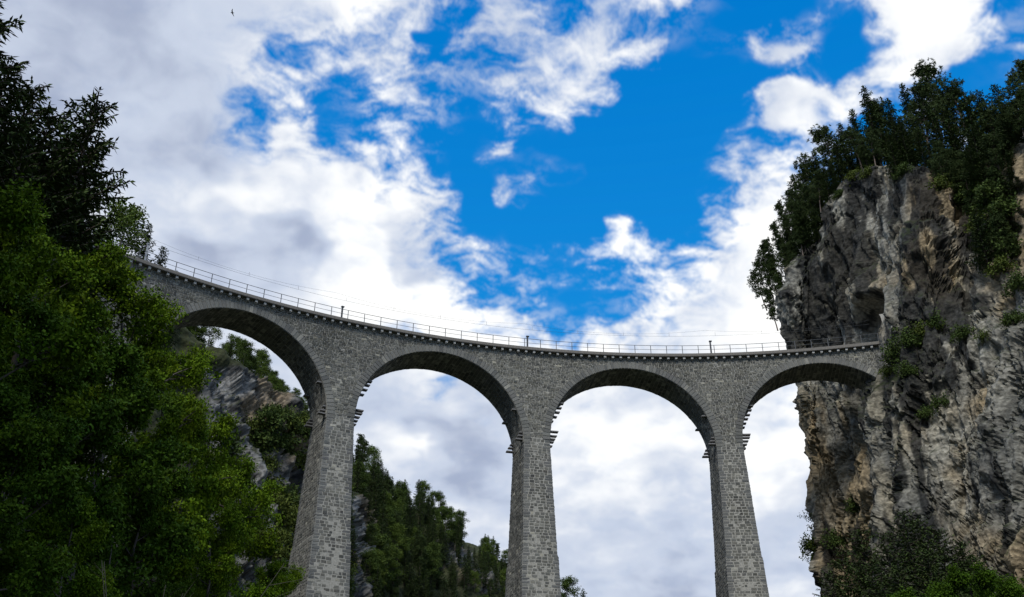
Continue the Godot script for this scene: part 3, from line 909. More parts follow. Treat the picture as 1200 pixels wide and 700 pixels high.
func make_hill() -> void:
	# the slope behind the viaduct, falling to the right: ridge, wall, foot
	var cols := [
		[[40, 250, 118], [40, 330, 114], [40, 450, 110], [40, 600, 106], [40, 720, 102]],
		[[130, 310, 126], [130, 380, 121], [130, 480, 117], [130, 600, 113], [130, 720, 109]],
		[[195, 375, 140], [200, 420, 134], [205, 500, 128], [210, 610, 124], [215, 720, 120]],
		[[240, 418, 148], [242, 445, 138], [245, 510, 134], [248, 615, 131], [250, 720, 127]],
		[[300, 440, 160], [298, 470, 148], [298, 530, 142], [300, 620, 139], [302, 720, 135]],
		[[345, 478, 178], [345, 505, 160], [345, 560, 152], [345, 630, 148], [345, 720, 144]],
		[[415, 552, 212], [415, 578, 196], [415, 610, 184], [415, 655, 176], [412, 720, 168]],
		[[470, 600, 230], [470, 622, 216], [470, 648, 206], [470, 680, 198], [468, 720, 190]],
		[[530, 628, 246], [530, 645, 236], [530, 665, 226], [530, 690, 216], [528, 720, 208]],
		[[590, 664, 258], [590, 676, 250], [590, 690, 242], [590, 705, 234], [588, 722, 226]],
		[[655, 712, 270], [655, 718, 264], [655, 724, 258], [655, 732, 250], [655, 742, 242]],
		[[760, 745, 290], [760, 748, 282], [760, 752, 274], [760, 758, 266], [760, 766, 258]],
	]
	var net := []
	for c in cols:
		var col := []
		for q in c:
			col.append(at(q[0], q[1], q[2]))
		var away := sight(c[0][0], c[0][1])
		away.y = 0.0
		col.push_front(col[0] + away * 30.0 + Vector3.UP * 4.0)
		var foot: Vector3 = col[-1]
		col.append(foot - away * 14.0 - Vector3.UP * 20.0)
		net.append(col)
	var bare := func(u: float, v: float, p: Vector3) -> float:
		# where the rock shows: the wall behind the first arch, and ribs in the wood
		var wall := smoothstep(2.4, 3.0, u) * smoothstep(5.7, 5.0, u) * smoothstep(1.5, 2.0, v)
		var rib := smoothstep(5.7, 5.85, u) * smoothstep(6.35, 6.15, u) * smoothstep(2.2, 2.7, v)
		var knob := smoothstep(0.62, 0.25, Vector2(u - 7.9, (v - 2.6) * 0.6).length())
		var knob2 := smoothstep(0.6, 0.25, Vector2(u - 8.4, (v - 3.6) * 0.6).length())
		return clampf(maxf(maxf(wall, rib), maxf(knob, knob2)) + patch.get_noise_3d(p.x, p.y, p.z) * 0.3, 0.0, 1.0)
	var shape := func(p: Vector3, n: Vector3, u: float, v: float) -> Vector3:
		var k: float = bare.call(u, v, p)
		var d := (crag.get_noise_3d(p.x * 0.8, p.y * 0.8, p.z * 0.8) - 0.1) * 3.0 + crag_mid.get_noise_3d(p.x, p.y, p.z) * lerpf(0.8, 2.0, k) + (chip(p * 0.7) * 1.7 + broken(p * 0.8) * 1.3) * k + crag_fine.get_noise_3d(p.x, p.y, p.z) * k * 0.5
		return p + n * (d + k * 1.2)
	var paint := func(p: Vector3, n: Vector3, u: float, v: float) -> Color:
		var k: float = bare.call(u, v, p)
		var t := clampf(0.5 + patch.get_noise_3d(p.x, p.y, p.z + 40.0) * 1.2, 0.0, 1.0)
		var c := Color(0.19, 0.187, 0.18).lerp(Color(0.52, 0.51, 0.48), t)
		c = c.lerp(Color(0.44, 0.33, 0.20), smoothstep(0.05, 0.35, patch.get_noise_3d(p.x + 70.0, p.y, p.z)) * 0.8)
		c = c.lerp(Color(0.03, 0.032, 0.034), smoothstep(0.1, 0.36, streak.get_noise_3d(p.x * 0.9 + p.y * 0.5, p.y * 0.7 - p.x * 0.5, p.z * 0.9)) * 0.85)
		c = c.lerp(Color(0.05, 0.062, 0.02), smoothstep(0.55, 0.8, n.y))
		return Color(0.085, 0.095, 0.042).lerp(c, smoothstep(0.35, 0.6, k)) * (1.0 + crag_fine.get_noise_3d(p.x * 2.0, p.y * 2.0, p.z * 2.0) * 0.4)
	var made := net_mesh(net, HILL_U, HILL_V, shape, paint)
	hill_points = made[1]
	structure(put("hillside", made[0], M.far_rock))


func hill_at(u: float, v: float) -> Vector3:
	return hill_points[clampi(roundi(u / 11.0 * HILL_U), 0, HILL_U) * (HILL_V + 1) + clampi(roundi(v / 6.0 * HILL_V), 0, HILL_V)]


func slope_height(x: float, z: float) -> float:
	# the near slope: foot along a line from beside the camera to the first piers, rising to the left
	var a := Vector2(-29.0, 12.0)
	var b := Vector2(-63.0, -80.0)
	var d := (b - a).normalized()
	var off := (Vector2(x, z) - a).dot(Vector2(-d.y, d.x)) * -1.0
	return clampf(maxf(0.0, off - 2.0) * 1.15, 0.0, 68.0) + patch.get_noise_2d(x, z) * 1.2 * smoothstep(0.0, 8.0, off)


func make_ground() -> void:
	var mb := Mesher.new()
	var n := 110
	var v := PackedVector3Array()
	for i in n + 1:
		for j in n + 1:
			var x := -150.0 + 300.0 * i / n
			var z := 150.0 - 300.0 * j / n
			v.append(Vector3(x, slope_height(x, z), z))
	for i in n:
		for j in n:
			var a := i * (n + 1) + j
			mb.quad(v[a], v[a + 1], v[a + n + 2], v[a + n + 1], Vector3.UP, Color.WHITE)
	# on to the horizon
	var far := 4000.0
	for q in [[-far, -far, far, -150.0], [-far, 150.0, far, far], [-far, -150.0, -150.0, 150.0], [150.0, -150.0, far, 150.0]]:
		mb.quad(Vector3(q[0], -0.3, q[1]), Vector3(q[2], -0.3, q[1]), Vector3(q[2], -0.3, q[3]), Vector3(q[0], -0.3, q[3]), Vector3.UP, Color.WHITE)
	structure(put("ground", mb.done(), M.soil))


# ---------------------------------------------------------------- trees
var kinds := {}           # kind: [[trunk mesh, crown mesh, height], ...]


func unit() -> Vector3:
	var z := jit(1.0)
	var a := rng.randf() * TAU
	return Vector3(sqrt(1.0 - z * z) * cos(a), z, sqrt(1.0 - z * z) * sin(a))


func tint(a: Color, b: Color, spread := 0.25) -> Color:
	var c := a.lerp(b, rng.randf())
	return c * (1.0 + jit(spread))


func limb(wood: Mesher, from: Vector3, to: Vector3, r: float, bend: Vector3, col: Color, sides := 4) -> Array:
	var pts := []
	var rad := []
	for k in 5:
		var t := k / 4.0
		pts.append(from.lerp(to, t) + bend * sin(PI * t) + Vector3(jit(r), jit(r), jit(r)) * 0.6)
		rad.append(lerpf(r, r * 0.25, t))
	wood.tube(pts, rad, sides, col)
	return pts


func broadleaf(seed_: int, h: float, spread: float, bole: float, limbs: int, branches: int, twigs: int, leaves: int, size: float, a: Color, b: Color, ragged := 0.3) -> Array:
	rng.seed = seed_
	var wood := Mesher.new()
	var crown := Mesher.new()
	var bark := Color(0.10, 0.09, 0.075)
	var pts := []
	var rad := []
	var lean := Vector3(jit(0.05), 0, jit(0.05)) * h
	for k in 9:
		var t := k / 8.0
		pts.append(Vector3(0, h * 0.93 * t, 0) + lean * t * t + Vector3(jit(0.02), 0, jit(0.02)) * h * t)
		rad.append(lerpf(h * 0.016, h * 0.002, t))
	wood.tube(pts, rad, 7, bark)
	for k in limbs:
		var t := bole + (1.0 - bole) * pow((k + rng.randf()) / limbs, 0.85)
		var f := t * 8.0
		var j := mini(int(f), 7)
		var from: Vector3 = pts[j].lerp(pts[j + 1], f - j) if t < 0.97 else pts[8]
		var w := (t - bole) / (1.0 - bole)
		var reach := spread * (0.35 + 0.65 * sin(PI * (0.16 + 0.78 * w))) * rng.randf_range(1.0 - ragged, 1.0 + ragged * 0.5)
		var ang := k * 2.399 + jit(0.4)
		var dir := Vector3(cos(ang), lerpf(0.25, 0.9, w) + jit(0.2), sin(ang)).normalized()
		var to := from + dir * reach
		to.y = minf(to.y, h * rng.randf_range(0.95, 1.02))
		limb(wood, from, to, h * 0.005 * (1.2 - w), Vector3(0, -reach * 0.06, 0), bark, 5)
		for m in branches:
			var g := rng.randf_range(0.4, 1.0)
			var bf := from.lerp(to, g)
			var bd := (dir * 0.6 + unit()).normalized() * reach * rng.randf_range(0.16, 0.40)
			bd.y = absf(bd.y) * 0.7 if rng.randf() < 0.7 else bd.y
			var bt := bf + bd
			limb(wood, bf, bt, h * 0.0018, Vector3.ZERO, bark, 3)
			var tone := tint(a, b, 0.25)
			for q in twigs:
				var tip := bf.lerp(bt, rng.randf_range(0.5, 1.1)) + unit() * size * 2.6
				var c := tone.lerp(tint(a, b, 0.2), 0.4)
				var big := size * rng.randf_range(0.65, 1.5)
				for l in leaves:
					var o := unit() * size * rng.randf_range(0.4, 3.3)
					o.y *= 0.65
					var al := (unit() + Vector3(0, -0.35, 0) + o.normalized() * 0.6).normalized() * big * rng.randf_range(0.6, 1.3)
					var ac := al.cross(unit()).normalized() * big * rng.randf_range(0.24, 0.4)
					crown.leaf(tip + o, al, ac, c * (1.0 + jit(0.28)))
	return [wood.done(), crown.done(), h]


func spruce(seed_: int, h: float, spread: float, bare: float, whorls: int, detail: float, needle: float, a: Color, b: Color, ragged := 0.25) -> Array:
	rng.seed = seed_
	var wood := Mesher.new()
	var crown := Mesher.new()
	var bark := Color(0.085, 0.07, 0.06)
	wood.tube([Vector3.ZERO, Vector3(0, h * 0.5, 0), Vector3(0, h * 0.98, 0)], [h * 0.014, h * 0.008, 0.015], 7, bark)
	for k in whorls:
		var t := bare + (1.0 - bare) * (k + jit(0.35)) / whorls
		var w := clampf((1.0 - t) / (1.0 - bare), 0.0, 1.0)
		var env := spread * (pow(w, 0.62) * 0.95 + 0.03) * (1.0 if w < 0.8 else 1.0 - (w - 0.8) * 1.2)
		var n := 5 if w > 0.15 else 4
		for m in n:
			var ang := TAU * (m + jit(0.3)) / n + k * 1.3
			var reach := env * rng.randf_range(1.0 - ragged * 1.6, 1.0 + ragged)
			var out := Vector3(cos(ang), 0, sin(ang))
			var from := Vector3(0, h * t, 0)
			var rise := lerpf(0.75, -0.22, pow(w, 0.6))
			var to := from + out * reach + Vector3(0, reach * rise, 0)
			var sag := Vector3(0, -reach * 0.13 * w, 0)
			if reach > 0.5:
				limb(wood, from, to, h * 0.0018 + 0.006, sag, bark, 3)
			var side := out.cross(Vector3.UP)
			var step := 0.15 / detail
			var d := reach * 0.12
			while d < reach:
				var g := d / reach
				var at_ := from.lerp(to, g) + sag * sin(PI * g)
				var ll := (0.16 + 0.34 * reach * (1.0 - g) * (0.4 + g)) * rng.randf_range(0.6, 1.25)
				var c := tint(a, b, 0.2)
				for sd in [-1.0, 1.0]:
					var al: Vector3 = (out * rng.randf_range(0.35, 0.8) + side * sd + Vector3(0, rng.randf_range(-0.55, 0.08), 0)).normalized()
					# a spray: needled twiglets along a side shoot
					var bits := maxi(1, int(ll / 0.22 * detail))
					for e in bits:
						var pp: Vector3 = at_ + al * ll * e / bits
						var dd: Vector3 = (al + unit() * 0.6 + Vector3(0, -0.2, 0)).normalized() * (0.36 / sqrt(detail) + 0.06)
						crown.leaf(pp, dd, dd.cross(Vector3.UP + unit() * 0.6).normalized() * needle, c * (1.0 + jit(0.25)))
				var td: Vector3 = (out + Vector3(0, 0.3, 0) + unit() * 0.5).normalized() * 0.26
				crown.leaf(at_, td, td.cross(unit()).normalized() * 0.06, c)
				d += step * rng.randf_range(0.7, 1.3)
	for k in 8:
		var dd := Vector3(jit(0.2), 0.5, jit(0.2))
		crown.leaf(Vector3(0, h * 0.97, 0), dd, dd.cross(unit()).normalized() * 0.06, a)
	return [wood.done(), crown.done(), h]


func pine(seed_: int, h: float, spread: float, bare: float, limbs: int, a: Color, b: Color) -> Array:
	rng.seed = seed_
	var wood := Mesher.new()
	var crown := Mesher.new()
	var bark := Color(0.17, 0.135, 0.11)
	var pts := []
	var rad := []
	var lean := Vector3(jit(0.08), 0, jit(0.08)) * h
	for k in 8:
		var t := k / 7.0
		pts.append(Vector3(0, h * 0.97 * t, 0) + lean * t * t + Vector3(jit(0.012), 0, jit(0.012)) * h)
		rad.append(lerpf(h * 0.015, h * 0.003, t))
	wood.tube(pts, rad, 6, bark)
	for k in limbs:
		var t := bare + (1.0 - bare) * (k + rng.randf()) / limbs
		var f := minf(t * 7.0, 6.99)
		var from: Vector3 = pts[int(f)].lerp(pts[int(f) + 1], f - int(f))
		var w := (t - bare) / (1.0 - bare)
		var reach := spread * (0.3 + 0.7 * sin(PI * (0.3 + 0.62 * w))) * rng.randf_range(0.5, 1.15)
		var ang := k * 2.399 + jit(0.5)
		var dir := Vector3(cos(ang), lerpf(0.0, 0.8, w) + jit(0.15), sin(ang)).normalized()
		var to := from + dir * reach
		limb(wood, from, to, h * 0.004, Vector3(0, reach * 0.08, 0), bark, 4)
		for m in 7:
			var g := rng.randf_range(0.35, 1.05)
			var hub := from.lerp(to, g) + unit() * reach * 0.22
			hub.y += 0.08
			for q in 5:
				var tuft := hub + unit() * Vector3(0.46, 0.2, 0.46)
				var c := tint(a, b, 0.15)
				for l in 12:
					var al := (unit() + Vector3(0, 0.45, 0)).normalized() * rng.randf_range(0.18, 0.32)
					crown.leaf(tuft, al, al.cross(unit()).normalized() * 0.034, c * (1.0 + jit(0.25)))
	return [wood.done(), crown.done(), h]


func shrub(seed_: int, r: float, stems: int, leaves: int, size: float, a: Color, b: Color) -> Array:
	rng.seed = seed_
	var wood := Mesher.new()
	var crown := Mesher.new()
	for k in stems:
		var d := (unit() + Vector3(0, 0.9, 0)).normalized() * r * rng.randf_range(0.5, 1.0)
		limb(wood, Vector3.ZERO, d, r * 0.012, unit() * r * 0.08, Color(0.09, 0.08, 0.07), 3)
		for m in 6:
			var hub := d * rng.randf_range(0.45, 1.05) + unit() * r * 0.2
			var c := tint(a, b, 0.15)
			for l in leaves:
				var al := unit() * size * rng.randf_range(0.7, 1.3)
				crown.leaf(hub + unit() * size * rng.randf_range(0.3, 2.2), al, al.cross(unit()).normalized() * size * 0.33, c * (1.0 + jit(0.25)))
	return [wood.done(), crown.done(), r]


func grow_kinds() -> void:
	var dark := Color(0.038, 0.060, 0.020)
	var deep := Color(0.064, 0.092, 0.026)
	var fresh := Color(0.050, 0.105, 0.006)
	var lime := Color(0.130, 0.192, 0.008)
	kinds.big_broad = [
		broadleaf(201, 20.0, 4.4, 0.16, 22, 9, 10, 34, 0.125, fresh, lime),
		broadleaf(202, 20.0, 3.7, 0.14, 22, 9, 10, 34, 0.115, fresh, lime, 0.4),
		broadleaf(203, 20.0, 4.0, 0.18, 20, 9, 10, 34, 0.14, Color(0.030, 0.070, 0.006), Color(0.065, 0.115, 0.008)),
	]
	kinds.big_spruce = [
		spruce(211, 30.0, 4.8, 0.10, 78, 1.3, 0.045, dark, deep, 0.3),
		spruce(212, 30.0, 4.3, 0.08, 76, 1.3, 0.045, dark, deep, 0.35),
	]
	kinds.spruce = [
		spruce(221, 12.0, 2.1, 0.10, 30, 1.0, 0.066, dark, deep),
		spruce(222, 12.0, 1.7, 0.08, 30, 1.0, 0.066, dark, deep, 0.35),
		spruce(223, 12.0, 2.5, 0.14, 28, 1.0, 0.066, Color(0.038, 0.060, 0.022), Color(0.058, 0.085, 0.028), 0.3),
	]
	kinds.pine = [
		pine(231, 10.0, 1.8, 0.38, 30, dark, Color(0.058, 0.08, 0.026)),
		pine(232, 10.0, 1.5, 0.30, 32, dark, Color(0.060, 0.084, 0.028)),
		pine(233, 10.0, 2.0, 0.45, 28, Color(0.040, 0.060, 0.022), Color(0.064, 0.09, 0.03)),
	]
	kinds.broad = [
		broadleaf(241, 10.0, 2.9, 0.15, 16, 6, 6, 14, 0.22, Color(0.06, 0.10, 0.02), Color(0.11, 0.15, 0.028)),
		broadleaf(242, 10.0, 2.6, 0.2, 16, 6, 6, 14, 0.22, Color(0.045, 0.075, 0.018), Color(0.08, 0.115, 0.025)),
	]
	kinds.shrub = [
		shrub(251, 1.0, 16, 10, 0.13, Color(0.065, 0.095, 0.02), Color(0.115, 0.14, 0.03)),
		shrub(252, 1.0, 18, 12, 0.13, Color(0.04, 0.066, 0.018), Color(0.07, 0.10, 0.025)),
	]


func tree(kind: String, which: int, called: String, label: String, group: String, base: Vector3, height: float, turn: float, wide := 1.0) -> Node3D:
	var k: Array = kinds[kind][which % kinds[kind].size()]
	var o := thing(called, label, "shrub" if kind == "shrub" else "tree", group, base)
	var f: float = height / k[2]
	o.transform = Transform3D(Basis(Vector3.UP, turn).scaled(Vector3(f * wide, f, f * wide)), base)
	put("stems" if kind == "shrub" else "trunk", k[0], M.bark, o)
	put("foliage" if kind == "shrub" else "crown", k[1], M.broad_leaf if kind in ["big_broad", "broad", "shrub"] else M.needle, o)
	return o


func stand(kind: String, which: int, called: String, label: String, group: String, px: float, py: float, away: float, wide := 1.0, sink := 0.3) -> void:
	# a tree on the near ground whose top shows at that spot
	var top := at(px, py, away)
	var base := Vector3(top.x, slope_height(top.x, top.z) - sink, top.z)
	tree(kind, which, called, label, group, base, top.y - base.y, px * 0.37 + py, wide)


func on_plateau(x: float, z: float) -> float:
	var best := 1e9
	var y := 70.0
	for i in range(0, CLIFF_U + 1, 4):
		for j in range(0, int(CLIFF_V * 0.3), 4):
			var p := cliff_points[i * (CLIFF_V + 1) + j]
			var d := (p.x - x) * (p.x - x) + (p.z - z) * (p.z - z)
			if d < best:
				best = d
				y = p.y
	return y


func on_cliff(px: float, py: float) -> Vector3:
	var best := 1e9
	var r := Vector3.ZERO
	var dir := sight(px, py).normalized()
	for i in range(40, CLIFF_U + 1, 2):
		for j in range(int(CLIFF_V * 0.18), CLIFF_V + 1, 2):
			var p := cliff_points[i * (CLIFF_V + 1) + j]
			var d := p - EYE
			var off := (d - dir * d.dot(dir)).length() + d.length() * 0.02
			if off < best:
				best = off
				r = p
	return r


func plant() -> void:
	grow_kinds()
	print("kinds grown ", Time.get_ticks_msec())
	# --- the near wood on the left
	var g := "tall dark spruces on the near slope"
	for a in [[115, 113, 52, 0, 1.0], [42, 96, 50, 1, 1.0], [14, 70, 47, 0, 1.0], [-8, -14, 44, 1, 1.1], [84, 150, 55, 1, 1.1], [62, 128, 50, 0, 1.0], [100, 190, 58, 0, 1.1], [30, 170, 44, 1, 1.1]]:
		stand("big_spruce", a[3], "spruce_tree", "dark spruce with a lone ragged tip beside the pale cloud" if a[0] == 115 else "tall dark spruce in the dense stand above the leafy trees", g, a[0], a[1], a[2], a[4])
	g = "leafy trees on the near slope"
	for a in [
		[8, 248, 33, 0, 1.0, "large-leaved bright green tree in front of the tall spruces"],
		[76, 256, 42, 1, 0.9, "yellow-green leafy tree rising against the dark spruces"],
		[150, 326, 47, 1, 0.95, "fine-leaved green tree overlapping the viaduct's wooded end"],
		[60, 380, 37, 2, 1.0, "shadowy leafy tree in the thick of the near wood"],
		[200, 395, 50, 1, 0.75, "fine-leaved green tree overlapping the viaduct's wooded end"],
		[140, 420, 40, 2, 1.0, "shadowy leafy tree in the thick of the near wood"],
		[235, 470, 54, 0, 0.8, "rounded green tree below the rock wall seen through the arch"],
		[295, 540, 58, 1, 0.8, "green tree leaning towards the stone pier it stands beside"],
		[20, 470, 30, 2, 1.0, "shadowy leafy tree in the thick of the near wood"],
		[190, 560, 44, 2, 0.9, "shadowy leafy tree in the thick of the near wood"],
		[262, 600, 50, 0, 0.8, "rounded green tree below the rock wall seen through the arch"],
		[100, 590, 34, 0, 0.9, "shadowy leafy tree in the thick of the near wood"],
		[330, 655, 62, 1, 0.7, "green tree leaning towards the stone pier it stands beside"],
	]:
		stand("big_broad", a[3], "broadleaf_tree", a[5], g, a[0], a[1], a[2], a[4])
	# --- unseen trees added beside the camera to keep the sun off the lower leaves
	for a in [[-46.5, -2.0, 26.0], [-52.0, -9.0, 27.0], [-44.5, 6.5, 25.0], [-57.0, 0.0, 27.0], [-50.0, 14.0, 25.0]]:
		tree("big_broad", int(a[2]), "broadleaf_tree", "unseen tall leafy tree, added to shade the near wood", "unseen trees added for their shade", Vector3(a[0], slope_height(a[0], a[1]) - 0.3, a[1]), a[2], a[0], 1.15)
	# --- behind the wooded end of the viaduct
	for a in [[150, 240, 116, 0, "broad"], [176, 262, 118, 1, "spruce"], [192, 290, 121, 0, "spruce"], [100, 215, 108, 2, "spruce"], [208, 318, 124, 1, "spruce"]]:
		var top := at(a[0], a[1], a[2])
		var h := 13.0
		tree(a[4], a[3], "broadleaf_tree" if a[4] == "broad" else "spruce_tree", "tree standing on the slope just behind the railing of the viaduct's wooded end", "trees behind the viaduct's wooded end", top - Vector3(0, h, 0), h, a[0])
	# --- the wooded hill behind the piers
	rng.seed = 404
	var spots := []
	for k in 5200:
		if spots.size() >= 290:
			break
		var u := rng.randf_range(2.2, 9.9)
		var v := rng.randf_range(0.55, 5.2)
		if u < 5.4 and v > 1.35 and not (u > 4.4 and v < 2.2):
			continue
		if u > 5.75 and u < 6.1 and v > 2.6:
			continue
		var p := hill_at(u, v)
		var px := seen(p)
		if Vector2(px.x - 527, (px.y - 625)).length() < 14.0 or Vector2(px.x - 552, px.y - 652).length() < 15.0:
			continue
		var ok := true
		for q in spots:
			if p.distance_to(q[0]) < 2.5:
				ok = false
				break
		if ok:
			spots.append([p, u, v])
	for q in spots:
		var u: float = q[1]
		var h := rng.randf_range(6.0, 9.3)
		if u > 8.3:
			h *= 0.78
		var leafy: bool = rng.randf() < (0.75 if u < 5.5 else 0.16)
		var kind := "broad" if leafy else ("pine" if rng.randf() < 0.15 else "spruce")
		if u < 5.5:
			h = rng.randf_range(3.2, 4.6) if u > 4.2 else rng.randf_range(4.5, 6.5)
			tree(kind, rng.randi(), "broadleaf_tree" if leafy else "conifer_tree", "%s on top of the rock wall framed by the viaduct's arch" % ("leafy tree" if leafy else "dark conifer"), "trees on the rock wall behind the arch", q[0] - Vector3(0, 0.6, 0), h, rng.randf() * TAU)
		else:
			tree(kind, rng.randi(), "broadleaf_tree" if leafy else "conifer_tree", "%s in the forest on the hill behind the piers" % ("leafy green tree" if leafy else "dark conifer"), "forest on the hill behind the piers", q[0] - Vector3(0, 0.6, 0), h, rng.randf() * TAU)
	for a in [[663, 678, 268, "broad"], [683, 690, 275, "spruce"], [648, 684, 262, "spruce"]]:
		var top := at(a[0], a[1], a[2])
		tree(a[3], a[0], "broadleaf_tree" if a[3] == "broad" else "conifer_tree", "small distant tree peeping out beside the middle pier's foot", "trees at the end of the far ridge", top - Vector3(0, 12, 0), 12.0, a[0])
	# --- the cliff's crest
	for a in [[1012, 101, 128, 0], [1084, 87, 128, 1], [1040, 116, 127, 2], [1057, 98, 132, 0], [1118, 100, 126, 1], [1100, 104, 133, 2], [1145, 106, 128, 0], [1186, 79, 118, 1], [1165, 100, 124, 2], [1206, 70, 112, 0], [1130, 112, 121, 2], [970, 155, 132, 1], [984, 146, 130, 0], [953, 176, 135, 2], [941, 188, 137, 1], [928, 205, 140, 0], [1026, 120, 131, 1], [998, 128, 133, 2], [1072, 110, 124, 1], [960, 200, 131, 0], [975, 190, 128, 2], [1154, 128, 122, 1], [1180, 120, 115, 0], [1000, 150, 126, 1], [1035, 150, 124, 0], [1230, 60, 108, 1], [1195, 140, 111, 2], [1110, 140, 122, 0], [946, 225, 134, 1], [1170, 150, 117, 2], [1140, 165, 121, 1], [1055, 140, 122, 2], [1090, 130, 121, 0], [1210, 110, 107, 1]]:
		var top := at(a[0], a[1], a[2])
		var y := on_plateau(top.x, top.z)
		var h := clampf(top.y - y + 0.5, 5.0, 15.0)
		tree("pine" if a[3] == 1 else "spruce", a[0] + a[3], "conifer_tree", "dark pine or spruce in the row along the crest of the cliff", "conifers along the cliff's crest", Vector3(top.x, top.y - h, top.z), h, a[0])
	rng.seed = 606
	for k in 46:
		var f := rng.randf()
		var px := lerpf(905.0, 1200.0, f)
		var u := lerpf(0.9, 8.3, f) + jit(0.2)
		var p := cliff_points[clampi(roundi(u / 10.0 * CLIFF_U), 0, CLIFF_U) * (CLIFF_V + 1) + roundi(rng.randf_range(0.7, 2.15) / 8.0 * CLIFF_V)]
		tree("spruce" if rng.randf() < 0.6 else "pine", k, "conifer_tree", "dark pine or spruce in the row along the crest of the cliff", "conifers along the cliff's crest", p - Vector3(0, 0.6, 0), rng.randf_range(6.0, 9.5), px)
	for a in [[1148, 190, 0], [1165, 210, 2], [1180, 225, 1], [1140, 215, 1], [1192, 245, 2], [1172, 255, 0], [1155, 250, 1], [1130, 205, 2], [1186, 285, 1], [1196, 200, 0], [1160, 290, 2], [1112, 200, 1], [1178, 190, 1]]:
		tree("pine" if a[2] == 1 else "spruce", a[0], "conifer_tree", "dark conifer in the steep gully that splits the cliff", "conifers in the cliff's gully", on_cliff(a[0], a[1] + 30) - Vector3(0, 0.5, 0), 6.5 + 0.8 * a[2], a[0], 1.2)
	# --- trees clinging to its edge
	for a in [[921, 238, 137], [915, 262, 137], [906, 282, 136], [930, 255, 133], [940, 248, 132], [922, 290, 133], [897, 290, 137], [908, 312, 135], [892, 318, 136], [905, 340, 134.5], [935, 285, 131], [950, 262, 130], [912, 300, 136], [928, 270, 134], [945, 235, 133], [918, 325, 133], [938, 300, 130], [900, 305, 137], [932, 225, 136]]:
		var top := at(a[0], a[1], a[2])
		var h := 6.8
		var t := tree("pine", a[1], "conifer_tree", "pine hanging out from the cliff's edge above the viaduct's tunnel end", "pines on the cliff's overhanging edge", top - Vector3(0, h, 0), h, a[0])
		t.rotate_z(0.16)
	# --- bushes on its ledges
	for a in [[1000, 212, 1.8, 0], [1018, 208, 1.6, 0], [1060, 205, 1.7, 1], [985, 232, 1.3, 1], [1050, 425, 2.2, 1], [1068, 405, 2.2, 1], [1082, 395, 2.2, 0], [1062, 440, 1.6, 1], [1095, 385, 1.8, 1], [1108, 475, 1.6, 1], [1042, 440, 1.3, 0], [1090, 488, 1.5, 1], [1185, 255, 3.0, 1], [1170, 285, 2.8, 1], [1150, 270, 2.6, 0], [1160, 240, 2.8, 1], [1188, 300, 2.6, 1], [1140, 235, 2.6, 1], [1175, 320, 2.0, 0], [1120, 228, 2.4, 1], [1195, 340, 2.0, 1], [1130, 395, 1.6, 1], [1190, 380, 1.6, 1], [1155, 400, 1.3, 0], [1100, 225, 2.0, 0], [1000, 600, 1.8, 1], [980, 640, 2.0, 1]]:
		tree("shrub", a[3], "ledge_shrub", "low green shrub rooted on a ledge of the cliff", "shrubs on the cliff ledges", on_cliff(a[0], a[1]), a[2], a[0])
	rng.seed = 707
	for k in 80:
		var p := hill_at(rng.randf_range(2.5, 5.6) if k < 30 else rng.randf_range(4.0, 5.7), rng.randf_range(2.2, 5.0))
		tree("shrub", k, "ledge_shrub", "green bush growing from the rock wall behind the arch", "bushes on the rock wall behind the arch", p, rng.randf_range(1.6, 4.0), k)
	for a in [[950, 605, 1.8], [948, 640, 2.2], [951, 655, 1.6]]:
		var t := tree("shrub", 0, "ledge_shrub", "thin straggly bush sticking out from the cliff's lower edge against the sky", "straggly bushes on the cliff's lower edge", at(a[0] + 7, a[1] + 4, 133.5), a[2], a[1])
		t.rotate_z(0.7)
	# --- the trees at the cliff's foot
	for a in [[1007, 618, 74, 0], [1058, 598, 72, 1], [1074, 606, 76, 0], [1098, 618, 70, 1], [985, 640, 78, 1], [1035, 622, 68, 1], [970, 668, 80, 0], [1085, 640, 66, 0], [1020, 660, 64, 1], [1050, 665, 62, 0], [1124, 632, 70, 1], [1140, 650, 74, 0]]:
		stand("big_spruce", a[3], "spruce_tree", "dark spruce in the cluster at the foot of the cliff", "spruces at the cliff's foot", a[0], a[1], a[2], 1.15)
	for a in [[1112, 676, 52, 2], [1150, 674, 50, 2], [1195, 680, 47, 2], [1175, 690, 44, 2], [1090, 692, 50, 2]]:
		stand("big_broad", a[3], "broadleaf_tree", "bright leafy treetop beside the spruces at the foot of the cliff", "leafy trees at the cliff's foot", a[0], a[1], a[2], 0.9)


func make_bare_bush() -> void:
	rng.seed = 515
	var base := at(165, 700, 29)
	base.y = slope_height(base.x, base.z)
	var o := thing("bare_bush", "bare thin twigs poking out among the shadowed leaves of the near wood", "bush", "", base)
	var top := at(185, 655, 29).y - base.y
	for k in 8:
		var mb := Mesher.new()
		var a := jit(0.9)
		var tip := Vector3(sin(a) * 4.5 + 0.8, top * rng.randf_range(0.86, 1.04), jit(0.8))
		var pts := limb(mb, Vector3(jit(0.2), 0, jit(0.2)), tip, 0.03, Vector3(-sin(a) * 0.9, 0, 0), Color(0.11, 0.1, 0.085), 4)
		for m in 9:
			var from: Vector3 = pts[2].lerp(pts[4], rng.randf())
			limb(mb, from, from + (unit() * 0.6 + Vector3(sin(a) * 2.0 + 0.4, 0.3, 0)) * rng.randf_range(0.3, 0.9), 0.008, Vector3.ZERO, Color(0.11, 0.1, 0.085), 3)
		put("stem", mb.done(), M.bark, o)


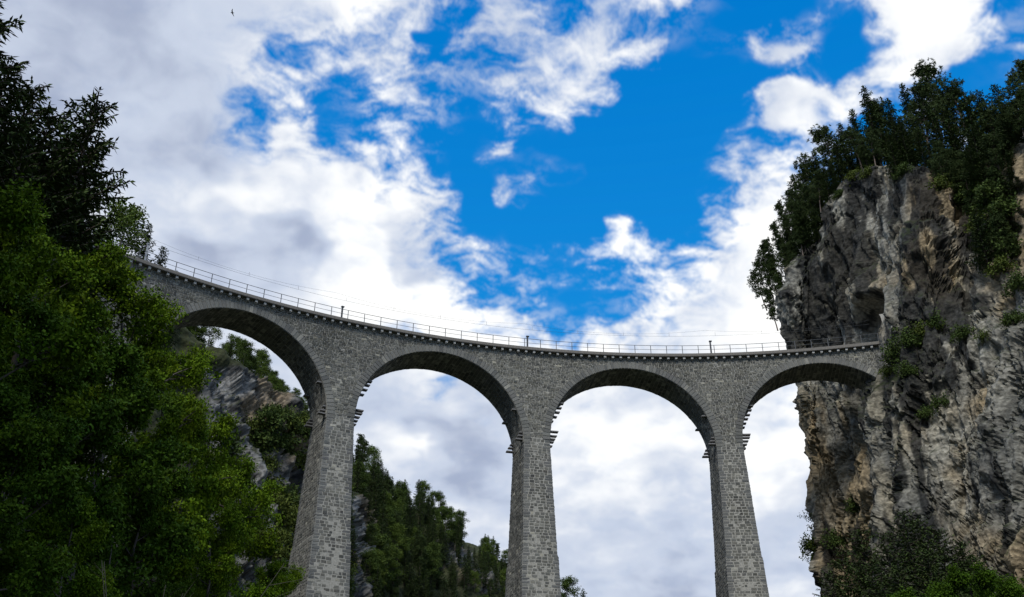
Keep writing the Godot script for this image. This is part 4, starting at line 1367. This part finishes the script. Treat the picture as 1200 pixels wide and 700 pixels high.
func make_bird() -> void:
	var o := thing("bird", "tiny dark bird gliding high in the grey cloud", "bird", "", at(272, 15, 130))
	var b := Mesher.new()
	b.tube([Vector3(-0.3, 0, 0), Vector3(-0.18, 0.01, 0), Vector3(0, 0, 0), Vector3(0.18, 0, 0), Vector3(0.34, 0.01, 0)], [0.01, 0.06, 0.08, 0.05, 0.02], 8, Color.WHITE)
	put("body", b.done(), M.feather, o)
	for s in [-1.0, 1.0]:
		var w := Mesher.new()
		w.quad(Vector3(-0.1, 0.02, 0.04 * s), Vector3(0.12, 0.02, 0.04 * s), Vector3(0.08, 0.14, 0.4 * s), Vector3(-0.08, 0.14, 0.4 * s), Vector3.UP, Color.WHITE)
		w.quad(Vector3(-0.08, 0.14, 0.4 * s), Vector3(0.08, 0.14, 0.4 * s), Vector3(0.2, 0.06, 0.85 * s), Vector3(0.12, 0.06, 0.85 * s), Vector3.UP, Color.WHITE)
		put("wing", w.done(), M.feather, o)


func _ready() -> void:
	var cam := Camera3D.new()
	cam.name = "camera"
	cam.fov = 33.044
	cam.near = 0.1
	cam.far = 9000.0
	add_child(cam)
	cam.position = EYE
	cam.rotation = Vector3(PITCH, -YAW, 0)
	cam.current = true
	var env := Environment.new()
	env.background_mode = Environment.BG_SKY
	env.sky = Sky.new()
	env.sky.sky_material = make_sky()
	env.tonemap_mode = Environment.TONE_MAPPER_LINEAR
	env.tonemap_exposure = 1.0
	env.background_energy_multiplier = SKY_GAIN
	env.sdfgi_enabled = true
	env.ssao_enabled = true
	env.ssil_enabled = true
	var we := WorldEnvironment.new()
	we.name = "environment"
	we.environment = env
	add_child(we)
	var sun := DirectionalLight3D.new()
	sun.name = "sun"
	sun.light_energy = 0.8
	sun.light_color = Color(1.0, 0.985, 0.955)
	sun.light_angular_distance = 16.0
	sun.shadow_enabled = true
	add_child(sun)
	sun.rotation_degrees = Vector3(-48, -24, 0)      # behind the camera's left shoulder, through thin cloud
	print("sky ", Time.get_ticks_msec())
	materials()
	make_ground()
	make_hill()
	make_cliff()
	print("land ", Time.get_ticks_msec())
	make_viaduct()
	make_portal()
	print("viaduct ", Time.get_ticks_msec())
	plant()
	make_bare_bush()
	make_bird()
	print("done ", Time.get_ticks_msec())
